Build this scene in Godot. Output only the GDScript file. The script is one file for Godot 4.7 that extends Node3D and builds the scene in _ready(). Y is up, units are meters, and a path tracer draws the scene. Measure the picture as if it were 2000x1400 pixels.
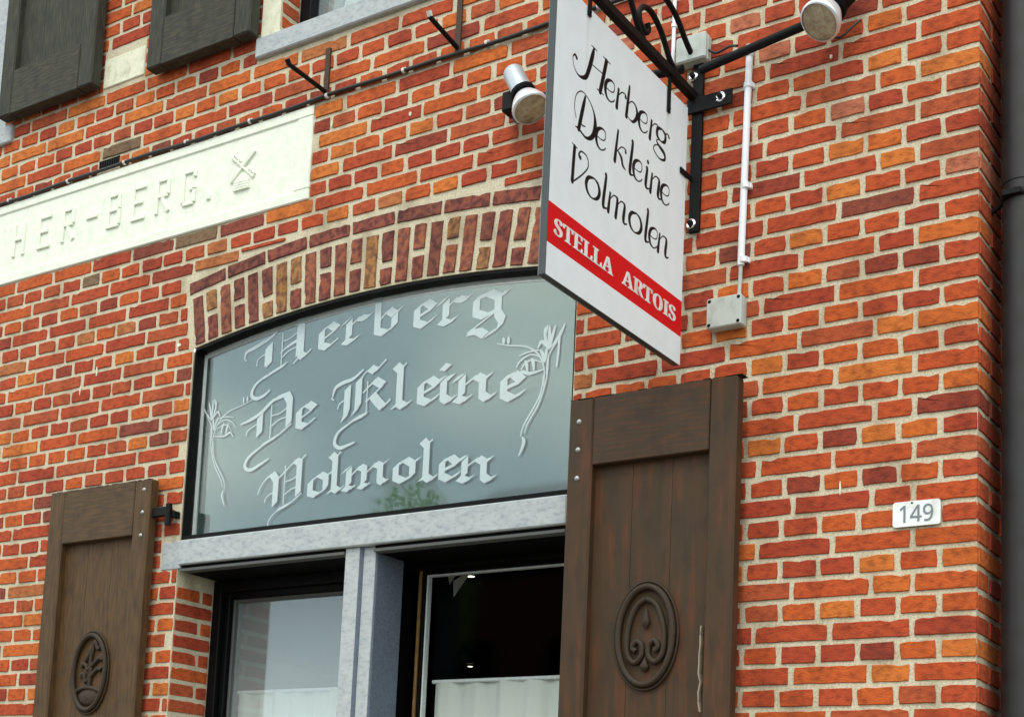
extends Node3D
# The front of an old brick inn seen from the pavement below. X runs along the facade (0 is its right corner), Y is up, Z points to the street; the facade's face is Z = 0.
const S := 0.06
const GROUND := -3.92
var rng := RandomNumberGenerator.new()
var M := {}
var taken := {}
var cam_at := Vector3(1.0483, -2.3179, 3.7245)
var cam_turn := Vector3(0.12436, 0.58598, 0.04529)
var focal := 2837.6
var view := Basis()

# ---------------------------------------------------------------- helpers
func numbered(called: String) -> String:
	taken[called] = taken.get(called, -1) + 1
	return called if taken[called] == 0 else "%s_%03d" % [called, taken[called]]

func absp(n: Node) -> Vector3:
	var p := Vector3.ZERO
	while n != self and n is Node3D:
		p += (n as Node3D).position
		n = n.get_parent()
	return p

func new_st() -> SurfaceTool:
	var st := SurfaceTool.new()
	st.begin(Mesh.PRIMITIVE_TRIANGLES)
	st.set_smooth_group(-1)
	return st

func obj(called: String, st, mat: Material, parent: Node = self) -> MeshInstance3D:
	var o := MeshInstance3D.new()
	if st is SurfaceTool:
		st.generate_normals()
		o.mesh = st.commit()
	else:
		o.mesh = st
	o.material_override = mat
	o.name = numbered(called) if parent == self else called
	parent.add_child(o, true)
	o.position = -absp(parent)
	return o

func tag(o: Node, label: String, category := "", group := "", kind := "") -> Node:
	if label: o.set_meta("label", label)
	if category: o.set_meta("category", category)
	if group: o.set_meta("group", group)
	if kind: o.set_meta("kind", kind)
	return o

func thing(called: String, label: String, category: String, at: Vector3, group := "") -> Node3D:
	var o := Node3D.new()
	o.name = numbered(called)
	add_child(o)
	o.position = at
	tag(o, label, category, group)
	return o

func holder(called: String, at: Vector3, parent: Node) -> Node3D:
	var o := Node3D.new()
	o.name = called
	parent.add_child(o, true)
	o.position = at - absp(parent)
	return o

func face(st: SurfaceTool, p: Array) -> void:   # corners counter-clockwise as seen from outside
	for i in range(1, p.size() - 1):
		st.add_vertex(p[0]); st.add_vertex(p[i + 1]); st.add_vertex(p[i])

func bx(st: SurfaceTool, lo: Vector3, hi: Vector3, b := 0.0015, t := Transform3D()) -> void:   # a box with chamfered edges
	var c := (lo + hi) / 2.0
	var h := (hi - lo) / 2.0
	b = minf(b, minf(h.x, minf(h.y, h.z)) * 0.6)
	var at := func(x: float, y: float, z: float) -> Vector3: return t * (c + Vector3(x, y, z))
	for ax in 3:
		for s in [-1.0, 1.0]:
			var u := Vector3.ZERO; var v := Vector3.ZERO; var n := Vector3.ZERO
			n[ax] = s * h[ax]
			u[(ax + 1) % 3] = h[(ax + 1) % 3] - b
			v[(ax + 2) % 3] = (h[(ax + 2) % 3] - b) * s
			face(st, [t * (c + n - u - v), t * (c + n + u - v), t * (c + n + u + v), t * (c + n - u + v)])
	for ax in 3:
		var i := (ax + 1) % 3
		var j := (ax + 2) % 3
		for si in [-1.0, 1.0]:
			for sj in [-1.0, 1.0]:
				var a := Vector3.ZERO; var d := Vector3.ZERO; var e := Vector3.ZERO
				a[ax] = h[ax] - b
				d[i] = si * h[i]; d[j] = sj * (h[j] - b)
				e[i] = si * (h[i] - b); e[j] = sj * h[j]
				if si * sj > 0: face(st, [t * (c + d - a), t * (c + e - a), t * (c + e + a), t * (c + d + a)])
				else: face(st, [t * (c + d - a), t * (c + d + a), t * (c + e + a), t * (c + e - a)])
	for sx in [-1.0, 1.0]:
		for sy in [-1.0, 1.0]:
			for sz in [-1.0, 1.0]:
				var p := [at.call(sx * h.x, sy * (h.y - b), sz * (h.z - b)), at.call(sx * (h.x - b), sy * h.y, sz * (h.z - b)), at.call(sx * (h.x - b), sy * (h.y - b), sz * h.z)]
				if sx * sy * sz < 0: p.reverse()
				face(st, p)

func tube(st: SurfaceTool, path: Array, r, sides := 10, flat := false) -> void:
	st.set_smooth_group(0 if not flat else -1)
	var rings := []
	var up := Vector3(0.13, 0.9, 0.41).normalized()
	for i in path.size():
		var d: Vector3 = (path[mini(i + 1, path.size() - 1)] - path[maxi(i - 1, 0)]).normalized()
		if absf(d.dot(up)) > 0.97: up = Vector3(0.9, 0.1, 0.3).normalized()
		var u := d.cross(up).normalized()
		up = u.cross(d).normalized()
		var rr: float = r[i] if r is Array else r
		var ring := []
		for k in sides:
			var a := TAU * k / sides
			ring.append(path[i] + (u * cos(a) + up * sin(a)) * rr)
		rings.append(ring)
	for i in path.size() - 1:
		for k in sides:
			var k2 := (k + 1) % sides
			face(st, [rings[i][k], rings[i][k2], rings[i + 1][k2], rings[i + 1][k]])
	st.set_smooth_group(-1)
	rings[0].reverse()
	face(st, rings[0]); face(st, rings[-1])

func lathe(st: SurfaceTool, prof: Array, t: Transform3D, seg := 24) -> void:   # (radius, height) from bottom to top round t's y axis
	st.set_smooth_group(0)
	for i in prof.size() - 1:
		if prof[i].is_equal_approx(prof[i + 1]): continue
		for k in seg:
			var a := TAU * k / seg; var b := TAU * (k + 1) / seg
			var q := func(p: Vector2, an: float) -> Vector3: return t * Vector3(p.x * cos(an), p.y, -p.x * sin(an))
			face(st, [q.call(prof[i], a), q.call(prof[i], b), q.call(prof[i + 1], b), q.call(prof[i + 1], a)])
	st.set_smooth_group(-1)

func prism(st: SurfaceTool, pts: PackedVector2Array, z0: float, z1: float, t := Transform3D()) -> void:   # outline counter-clockwise, extruded from z0 to z1 (front)
	var tri := Geometry2D.triangulate_polygon(pts)
	for i in range(0, tri.size(), 3):
		var a := pts[tri[i]]; var b := pts[tri[i + 1]]; var c := pts[tri[i + 2]]
		if (b - a).cross(c - a) < 0:
			var w := b; b = c; c = w
		face(st, [t * Vector3(a.x, a.y, z1), t * Vector3(b.x, b.y, z1), t * Vector3(c.x, c.y, z1)])
		face(st, [t * Vector3(a.x, a.y, z0), t * Vector3(c.x, c.y, z0), t * Vector3(b.x, b.y, z0)])
	for i in pts.size():
		var p := pts[i]; var q := pts[(i + 1) % pts.size()]
		face(st, [t * Vector3(p.x, p.y, z0), t * Vector3(q.x, q.y, z0), t * Vector3(q.x, q.y, z1), t * Vector3(p.x, p.y, z1)])

func spline(p: Array, steps := 8) -> Array:
	var out := []
	for i in p.size() - 1:
		var a = p[maxi(i - 1, 0)]; var b = p[i]; var c = p[i + 1]; var d = p[mini(i + 2, p.size() - 1)]
		for k in steps:
			var t := float(k) / steps
			out.append(0.5 * (2.0 * b + (c - a) * t + (2.0 * a - 5.0 * b + 4.0 * c - d) * t * t + (3.0 * b - a - 3.0 * c + d) * t * t * t))
	out.append(p[-1])
	return out

# ---------------------------------------------------------------- materials
func noise_tex(freq: float, stops: Array, sd: int, size := 512, octaves := 4, kind := FastNoiseLite.TYPE_SIMPLEX_SMOOTH) -> NoiseTexture2D:
	var n := FastNoiseLite.new()
	n.noise_type = kind
	n.frequency = freq
	n.fractal_octaves = octaves
	n.seed = sd
	var t := NoiseTexture2D.new()
	t.width = size; t.height = size
	t.seamless = true
	t.noise = n
	if stops:
		var g := Gradient.new()
		var o := PackedFloat32Array(); var c := PackedColorArray()
		for s in stops:
			o.append(s[0]); c.append(s[1] if s[1] is Color else Color(s[1], s[1], s[1]))
		g.offsets = o; g.colors = c
		t.color_ramp = g
	return t

func mat(c: Color, rough := 0.8, tex: Texture2D = null, scale := Vector3.ONE, metal := 0.0) -> StandardMaterial3D:
	var m := StandardMaterial3D.new()
	m.albedo_color = c
	m.roughness = rough
	m.metallic = metal
	if tex:
		m.albedo_texture = tex
		m.uv1_triplanar = true
		m.uv1_world_triplanar = true
		m.uv1_scale = scale
	return m

func relief(m: StandardMaterial3D, tex: Texture2D, cm: float) -> StandardMaterial3D:
	m.heightmap_enabled = true
	m.heightmap_texture = tex
	m.heightmap_scale = cm
	return m

func weather(m: StandardMaterial3D, tex: Texture2D, scale: Vector3) -> StandardMaterial3D:   # broad stains multiplied over the colour
	m.detail_enabled = true
	m.detail_albedo = tex
	m.detail_blend_mode = BaseMaterial3D.BLEND_MODE_MUL
	m.detail_uv_layer = BaseMaterial3D.DETAIL_UV_2
	m.uv2_triplanar = true
	m.uv2_world_triplanar = true
	m.uv2_scale = scale
	return m

func c8(r: int, g: int, b: int) -> Color: return Color8(r, g, b)

func materials() -> void:
	var grit := noise_tex(0.06, [], 3, 512, 4)
	var grit_scale := Vector3.ONE * 5.0
	var mottle := noise_tex(0.01, [[0.0, c8(176, 158, 152)], [0.22, c8(216, 206, 200)], [0.45, c8(238, 232, 226)], [0.7, c8(252, 250, 245)], [1.0, c8(255, 248, 240)]], 11, 1024, 6)
	var burnt := noise_tex(0.006, [[0.0, c8(130, 112, 108)], [0.35, c8(196, 172, 166)], [0.52, c8(222, 204, 196)], [0.64, c8(250, 232, 205)], [0.78, c8(255, 230, 175)], [1.0, c8(170, 154, 126)]], 21, 1024, 5)
	M.bricks = []
	for c in [[206, 106, 40], [198, 92, 36], [184, 76, 38], [172, 66, 37], [180, 84, 46], [150, 60, 40], [140, 68, 52], [184, 112, 64], [128, 104, 80], [190, 112, 84], [210, 118, 48], [192, 82, 35]]:
		M.bricks.append(relief(mat(c8(c[0], c[1], c[2]), 0.92, mottle, Vector3(2.6, 4.4, 2.6)), grit, 0.11))
	M.arch = []
	for c in [[146, 86, 78], [158, 102, 86], [134, 82, 76], [168, 130, 90]]:
		M.arch.append(relief(mat(c8(c[0], c[1], c[2]), 0.92, burnt, Vector3.ONE * 4.0), grit, 0.1))
	var lime := noise_tex(0.02, [[0.0, c8(196, 191, 176)], [0.3, c8(222, 217, 201)], [0.55, c8(238, 233, 216)], [1.0, c8(250, 246, 232)]], 31, 1024, 6)
	M.mortar = relief(mat(c8(226, 221, 209), 0.97, lime, Vector3.ONE * 5.0), grit, 0.1)
	var chalk := noise_tex(0.012, [[0.0, c8(236, 239, 231)], [0.4, c8(247, 250, 243)], [1.0, c8(255, 255, 252)]], 41, 1024, 5)
	M.tablet = relief(mat(c8(240, 242, 234), 0.85, chalk, Vector3.ONE * 1.4), grit, 0.06)
	var worn := noise_tex(0.012, [[0.0, c8(208, 212, 216)], [0.3, c8(218, 222, 224)], [0.5, c8(225, 228, 228)], [1.0, c8(232, 234, 232)]], 51, 1024, 6)
	M.stone = relief(mat(c8(206, 210, 213), 0.85, worn, Vector3(0.9, 1.4, 0.9)), grit, 0.05)
	M.bluestone = relief(mat(c8(118, 128, 146), 0.8, worn, Vector3.ONE * 2.0), grit, 0.05)
	M.cream = relief(mat(c8(236, 233, 215), 0.88, chalk, Vector3.ONE * 2.0), grit, 0.08)
	var grain := noise_tex(0.02, [[0.0, c8(84, 70, 52)], [0.35, c8(104, 86, 62)], [0.55, c8(120, 98, 68)], [0.8, c8(134, 110, 76)], [1.0, c8(116, 98, 74)]], 61, 1024, 6)
	M.wood = relief(mat(c8(180, 156, 106), 0.68, grain, Vector3(4.0, 0.3, 4.0)), grain, 0.006)
	var rust := noise_tex(0.016, [[0.0, c8(92, 80, 64)], [0.35, c8(108, 90, 66)], [0.6, c8(120, 92, 62)], [0.74, c8(148, 97, 52)], [0.84, c8(124, 96, 64)], [1.0, c8(108, 98, 80)]], 71, 1024, 3)
	M.wood_red = relief(mat(c8(150, 127, 76), 0.68, rust, Vector3(1.3, 0.12, 1.3)), grain, 0.006)
	M.wood_rail = relief(mat(c8(142, 119, 74), 0.68, rust, Vector3(0.4, 4.0, 4.0)), grain, 0.006)
	M.wood_rail_olive = relief(mat(c8(172, 152, 104), 0.68, grain, Vector3(0.4, 4.0, 4.0)), grain, 0.006)
	var ash := noise_tex(0.02, [[0.0, c8(66, 66, 60)], [0.4, c8(90, 90, 82)], [0.65, c8(112, 108, 96)], [0.85, c8(136, 128, 110)], [1.0, c8(94, 96, 88)]], 81, 1024, 6)
	M.wood_grey = relief(mat(c8(140, 144, 134), 0.8, ash, Vector3(5.0, 0.5, 5.0)), ash, 0.02)
	M.wood_grey_rail = relief(mat(c8(146, 147, 135), 0.8, ash, Vector3(0.5, 5.0, 5.0)), ash, 0.02)
	M.moss = mat(c8(88, 92, 40), 0.98, grain, Vector3.ONE * 9.0)
	M.carved = relief(mat(c8(116, 106, 84), 0.7, grain, Vector3.ONE * 6.0), grit, 0.05)
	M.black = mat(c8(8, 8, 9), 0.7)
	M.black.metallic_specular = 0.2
	M.iron = relief(mat(c8(15, 15, 17), 0.6), grit, 0.03)
	M.iron.metallic_specular = 0.3
	M.frame_black = mat(c8(14, 14, 16), 0.5, worn, Vector3.ONE * 3.0)
	M.frame_black.metallic_specular = 0.25
	M.bead = mat(c8(226, 232, 232), 0.5, worn, Vector3.ONE * 6.0)
	M.bead_dark = mat(c8(96, 96, 94), 0.6, worn, Vector3.ONE * 6.0)
	M.steel = mat(c8(170, 170, 168), 0.45, null, Vector3.ONE, 0.8)
	M.brushed = mat(c8(206, 212, 220), 0.45, worn, Vector3.ONE * 9.0, 0.55)
	M.chrome = mat(c8(245, 246, 248), 0.12, null, Vector3.ONE, 1.0)
	M.bowl = mat(c8(228, 231, 236), 0.3, null, Vector3.ONE, 0.35)
	M.lamp_glass = relief(mat(c8(188, 180, 156), 0.2, noise_tex(0.008, [[0.0, c8(150, 146, 130)], [0.5, c8(220, 214, 200)], [1.0, c8(255, 252, 240)]], 95, 256, 3), Vector3.ONE * 9.0), noise_tex(0.02, [], 91, 256, 2), 0.5)
	M.plastic = mat(c8(186, 194, 190), 0.55)
	M.conduit = mat(c8(232, 234, 240), 0.5)
	M.zinc = relief(mat(c8(50, 48, 50), 0.5, worn, Vector3(0.8, 0.4, 0.8), 0.25), grit, 0.02)
	M.cable = mat(c8(34, 31, 30), 0.5)
	M.clip = mat(c8(214, 214, 210), 0.6)
	M.filler = mat(c8(146, 132, 112), 0.9)
	M.strap = mat(c8(140, 116, 86), 0.7, grain, Vector3.ONE * 5.0)
	M.sign_edge = mat(c8(70, 74, 76), 0.4, null, Vector3.ONE, 0.4)
	M.plate = mat(c8(240, 244, 246), 0.4)
	M.digit = mat(c8(128, 134, 142), 0.35, null, Vector3.ONE, 0.5)
	M.glass = StandardMaterial3D.new()
	M.glass.albedo_color = Color(0.1, 0.11, 0.11, 0.0)
	M.glass.roughness = 0.02
	M.glass.transparency = BaseMaterial3D.TRANSPARENCY_ALPHA
	M.coated = mat(c8(90, 109, 105), 0.04, null, Vector3.ONE, 0.62)
	M.silvered = M.glass.duplicate()
	M.silvered.albedo_color = Color(0.9, 0.97, 0.98, 0.0)
	M.silvered.metallic = 0.17
	M.clear = M.glass.duplicate()
	M.clear.metallic_specular = 0.22
	M.curtain = mat(c8(192, 202, 196), 0.9)
	M.curtain.backlight_enabled = true
	M.curtain.backlight = Color(0.25, 0.27, 0.26)
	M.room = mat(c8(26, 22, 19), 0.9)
	M.raw_wood = mat(c8(172, 150, 92), 0.7, grain, Vector3(6, 0.8, 6))
	M.raw_wood.albedo_color = c8(250, 226, 160)
	M.pennant = mat(c8(205, 208, 204), 0.8)
	M.glow = mat(c8(255, 240, 214), 0.5)
	M.glow.emission_enabled = true
	M.glow.emission = c8(255, 236, 205)
	M.glow.emission_energy_multiplier = 5.0
	M.paving = relief(mat(c8(150, 148, 142), 0.95, lime, Vector3.ONE * 0.8), grit, 0.3)
	M.asphalt = relief(mat(c8(66, 66, 68), 0.95, lime, Vector3.ONE * 0.6), grit, 0.3)
	M.leaf = mat(c8(140, 172, 92), 0.7)
	M.leaf.backlight_enabled = true
	M.leaf.backlight = Color(0.2, 0.3, 0.08)
	M.bark = mat(c8(92, 78, 62), 0.95, grain, Vector3.ONE * 2.0)
	M.far_brick = mat(c8(104, 64, 52), 0.95, mottle, Vector3.ONE * 0.8)
	var stain := noise_tex(0.006, [[0.0, c8(206, 199, 192)], [0.35, c8(236, 232, 227)], [0.55, c8(251, 249, 246)], [1.0, c8(255, 255, 255)]], 101, 1024, 6)
	var speck := noise_tex(0.09, [[0.0, c8(120, 124, 130)], [0.24, c8(200, 203, 206)], [0.4, c8(240, 241, 242)], [1.0, c8(255, 255, 255)]], 103, 1024, 5)
	for m in M.bricks + M.arch + [M.mortar]: weather(m, stain, Vector3(1.1, 0.55, 1.1))
	var faint := noise_tex(0.02, [[0.0, c8(214, 212, 206)], [0.3, c8(240, 239, 235)], [0.5, c8(252, 252, 250)], [1.0, c8(255, 255, 255)]], 107, 1024, 6)
	for m in [M.cream, M.plastic, M.plate]: weather(m, faint, Vector3(0.9, 0.5, 0.9))
	weather(M.stone, noise_tex(0.03, [[0.0, c8(206, 208, 211)], [0.25, c8(232, 233, 235)], [0.45, c8(247, 248, 248)], [1.0, c8(255, 255, 255)]], 109, 1024, 6), Vector3(1.0, 1.8, 1.0))
	weather(M.bluestone, speck, Vector3(1.4, 0.9, 1.4))
	for m in [M.wood, M.wood_red, M.wood_rail, M.wood_rail_olive, M.wood_grey, M.wood_grey_rail, M.carved, M.zinc]: weather(m, stain, Vector3(2.2, 1.2, 2.2))
	M.roof = mat(c8(70, 56, 52), 0.9, ash, Vector3.ONE * 0.6)

# ---------------------------------------------------------------- drawing of flat print (coverage in bytes)
var cw := 0
var ch := 0
var cov := PackedByteArray()
var ppu := 1.0
var org := Vector2.ZERO

func sheet(w: int, h: int, per_unit: float, origin: Vector2) -> void:
	cw = w; ch = h; ppu = per_unit; org = origin
	cov = PackedByteArray(); cov.resize(w * h)

func ink(p: Array) -> void:   # a convex outline in metres, y up from the origin at the sheet's top left
	var q := PackedVector2Array()
	var lo := Vector2(1e9, 1e9); var hi := Vector2(-1e9, -1e9)
	for a in p:
		var b := Vector2((a.x - org.x) * ppu, (org.y - a.y) * ppu)
		q.append(b); lo = lo.min(b); hi = hi.max(b)
	var area := 0.0
	for i in q.size(): area += q[i].cross(q[(i + 1) % q.size()])
	if area < 0: q.reverse()
	var n := PackedVector2Array(); var d := PackedFloat32Array()
	for i in q.size():
		var e := q[(i + 1) % q.size()] - q[i]
		if e.length() < 1e-4: continue
		e = e.normalized()
		n.append(Vector2(-e.y, e.x)); d.append(Vector2(-e.y, e.x).dot(q[i]))
	for y in range(maxi(0, int(lo.y) - 1), mini(ch, int(hi.y) + 2)):
		for x in range(maxi(0, int(lo.x) - 1), mini(cw, int(hi.x) + 2)):
			var c := 1.0
			for i in n.size():
				c = minf(c, n[i].x * (x + 0.5) + n[i].y * (y + 0.5) - d[i] + 0.5)
				if c <= 0.0: break
			if c > 0.0:
				var at := y * cw + x
				cov[at] = maxi(cov[at], int(c * 255.0))

func nib(path: Array, h: Vector2, thin: float) -> void:   # a broad pen held at one angle
	for i in path.size() - 1:
		var a: Vector2 = path[i]; var b: Vector2 = path[i + 1]
		var d := (b - a).normalized()
		var side := Vector2(-d.y, d.x) * thin
		var w := absf(h.cross(d))
		if w > thin: ink([a - h, a + h, b + h, b - h])
		else: ink([a - side, a + side, b + side, b - side])

func brush(path: Array, width: Array) -> void:   # a pointed pen: a width at every point
	for i in path.size() - 1:
		var a: Vector2 = path[i]; var b: Vector2 = path[i + 1]
		var d := (b - a).normalized()
		var s := Vector2(-d.y, d.x)
		ink([a - s * width[i] / 2, a + s * width[i] / 2, b + s * width[i + 1] / 2, b - s * width[i + 1] / 2])
		var r: float = width[i + 1] / 2
		var disc := []
		for k in 8: disc.append(b + Vector2(cos(TAU * k / 8), sin(TAU * k / 8)) * r)
		ink(disc)

func read(s: String) -> Array:   # "x y x y / x y ..." into paths
	var out := []
	for part in s.split("/"):
		var v := part.strip_edges().split_floats(" ", false)
		var path := []
		for i in range(0, v.size() - 1, 2): path.append(Vector2(v[i], v[i + 1]))
		out.append(path)
	return out

# blackletter: one unit is the height of a small letter. "path / path"; a path that begins with * is a flourish drawn with a pointed pen
var gothic := {
	"e": "0.25 0.82 0.25 0.2 0.5 0.06 0.85 0.32/0.25 0.8 0.55 0.98 0.8 0.74 0.26 0.42",
	"r": "0.0 0.82 0.24 0.98/0.24 0.9 0.24 0.2/0.08 0.12 0.3 0.02 0.55 0.16/0.3 0.68 0.6 0.98/0.58 0.92 0.8 0.86 0.95 0.93",
	"b": "0.1 1.72 0.26 1.56 0.44 1.74/0.26 1.62 0.26 0.2 0.52 0.06 0.86 0.28/0.84 0.72 0.84 0.26/0.28 0.56 0.62 0.96 0.84 0.74/0.86 0.8 1.08 0.94",
	"g": "0.22 0.84 0.22 0.26 0.46 0.12 0.8 0.36/0.22 0.82 0.56 1.0 0.82 0.82/0.84 0.86 1.06 1.0/0.8 0.84 0.8 0.2 0.92 -0.08 0.86 -0.36 0.5 -0.66/0.7 0.22 0.0 -0.5/0.06 -0.48 0.3 -0.44 0.5 -0.62",
	"l": "0.08 1.74 0.24 1.54 0.44 1.78/0.24 1.6 0.24 0.2 0.4 0.06 0.6 0.18/0.05 0.1 0.24 0.18",
	"i": "0.0 0.82 0.24 0.96/0.24 0.9 0.24 0.2 0.4 0.06 0.6 0.18/0.28 0.9 0.5 0.98/0.18 1.42 0.36 1.34",
	"n": "0.0 0.84 0.22 0.98/0.22 0.92 0.22 0.2/0.06 0.12 0.28 0.02 0.46 0.16/0.3 0.62 0.64 0.98/0.62 0.94 0.8 0.82 0.8 0.2 0.94 0.06 1.12 0.18/0.84 0.84 1.02 0.96",
	"m": "0.0 0.84 0.22 0.98/0.22 0.92 0.22 0.2/0.06 0.12 0.28 0.02 0.46 0.16/0.3 0.62 0.62 0.98/0.6 0.94 0.76 0.82 0.76 0.2/0.62 0.12 0.82 0.02 0.98 0.16/0.84 0.62 1.16 0.98/1.14 0.94 1.32 0.82 1.32 0.2 1.46 0.06 1.62 0.18/1.36 0.84 1.54 0.96",
	"o": "0.24 0.78 0.24 0.24 0.5 0.08 0.86 0.3/0.24 0.76 0.58 0.98 0.82 0.78/0.82 0.78 0.82 0.28/0.84 0.84 1.04 0.96",
	"H": "*-0.1 1.1 -0.05 1.0 0.02 0.98/*-0.1 1.1 -0.02 1.36 0.35 1.42 0.8 1.5 1.3 1.62 1.8 1.92/1.3 1.28 1.3 0.34/1.22 1.2 1.22 0.4/*0.6 0.5 0.62 0.75 0.82 0.88 1.2 0.95/*1.9 1.6 1.9 1.0 1.9 0.0/*1.95 1.2 2.3 1.2 2.85 1.42/1.95 0.74 2.3 0.86 2.85 0.98/*1.95 0.46 2.3 0.64 2.85 0.68/2.7 1.92 2.95 1.74 3.25 1.9/2.95 1.8 2.95 0.24 3.12 0.08 3.5 0.3/2.86 1.74 2.86 0.28/2.6 -0.06 2.85 0.12/2.2 0.06 1.6 -0.06 1.2 -0.16/*1.2 -0.1 0.6 -0.35 0.42 -0.75 0.7 -1.02 1.1 -1.0 1.4 -0.85",
	"D": "*-0.1 1.05 0.3 1.08 0.8 1.22 1.3 1.55 1.65 1.62/1.5 1.6 2.0 1.62 2.16 1.3 2.16 0.3/0.86 1.1 0.86 0.3/*0.2 0.45 0.24 0.64 0.45 0.74 0.8 0.82/*1.3 1.42 1.3 0.8 1.3 0.0/*1.34 0.94 1.7 0.92 2.1 1.1/*1.34 0.5 1.7 0.66 2.1 0.64/2.3 0.3 1.7 -0.02 0.95 -0.22/*1.0 -0.2 0.4 -0.5 0.24 -0.85 0.5 -1.08 0.9 -1.0 1.3 -0.86",
	"K": "*-0.1 1.1 -0.14 1.0 -0.02 0.94/*-0.1 1.1 0.02 1.42 0.4 1.55 0.9 1.6 1.4 1.86/0.72 1.3 0.72 0.3 0.6 0.02/*0.2 0.5 0.24 0.68 0.42 0.78 0.7 0.84/1.28 1.5 1.28 0.4 1.1 0.16/*1.28 1.4 1.5 1.7 1.85 1.85/1.8 1.84 2.1 1.66 2.6 2.02/*1.66 1.34 1.66 0.7 1.66 -0.02/1.5 0.9 2.1 1.3/2.06 1.3 2.5 1.0 1.66 0.5/2.0 0.7 2.3 0.35 2.55 0.1 2.9 0.36/1.7 0.0 1.2 -0.08 0.8 -0.22/*0.85 -0.2 0.3 -0.45 0.14 -0.85 0.4 -1.1 0.8 -1.08 1.15 -1.02",
	"V": "*-0.1 0.95 0.05 1.3 0.4 1.62/0.3 1.5 0.66 1.68 0.9 1.35 0.9 0.2/*0.3 0.45 0.34 0.64 0.55 0.76 0.85 0.8/*1.3 1.85 1.3 1.0 1.3 0.1/0.95 1.3 1.95 1.95/1.9 1.9 2.1 1.72 2.1 0.3/*1.34 1.1 1.7 1.1 2.1 1.25/*1.34 0.5 1.7 0.66 2.1 0.64/2.14 1.8 2.4 2.0/2.3 0.3 1.7 0.0 1.05 -0.1/*1.1 -0.06 0.7 -0.3 0.55 -0.6 0.7 -0.85",
}

func write_gothic(word: String, at: Array, bow: Array, xh: float) -> void:   # at: the x of every letter; bow: height in the middle, middle, bend
	for i in word.length():
		var s: String = gothic[word[i]]
		var tall := 0.93 if word[i] == "H" else 1.0
		var wide: float = {"H": 1.04, "D": 1.22, "K": 1.0, "V": 1.12, "g": 1.7, "n": 1.62, "m": 1.55, "r": 1.5, "o": 1.5}.get(word[i], 1.46)
		var tilt: float = -2.0 * bow[2] * (at[i] + xh * 0.5 - bow[1])
		var base := Vector2(at[i], bow[0] - bow[2] * pow(at[i] - bow[1], 2) - (0.016 if word[i] == "H" else 0.0))
		for part in s.split("/"):
			var fine: bool = part.begins_with("*")
			var path: Array = read(part.trim_prefix("*"))[0]
			if fine: path = spline(path, 6)
			var pts := []
			for p in path: pts.append(base + Vector2((p.x - (0.0 if fine else 0.06)) * wide, p.y * tall + p.x * wide * tilt) * xh)
			if fine:
				var w := []
				for k in pts.size():
					var t := float(k) / (pts.size() - 1)
					w.append(xh * (0.06 + 0.1 * sin(PI * t) if pts.size() > 20 else 0.05))
				brush(pts, w)
			else:
				nib(pts, Vector2(0.16, 0.115) * xh, 0.032 * xh)

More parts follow.
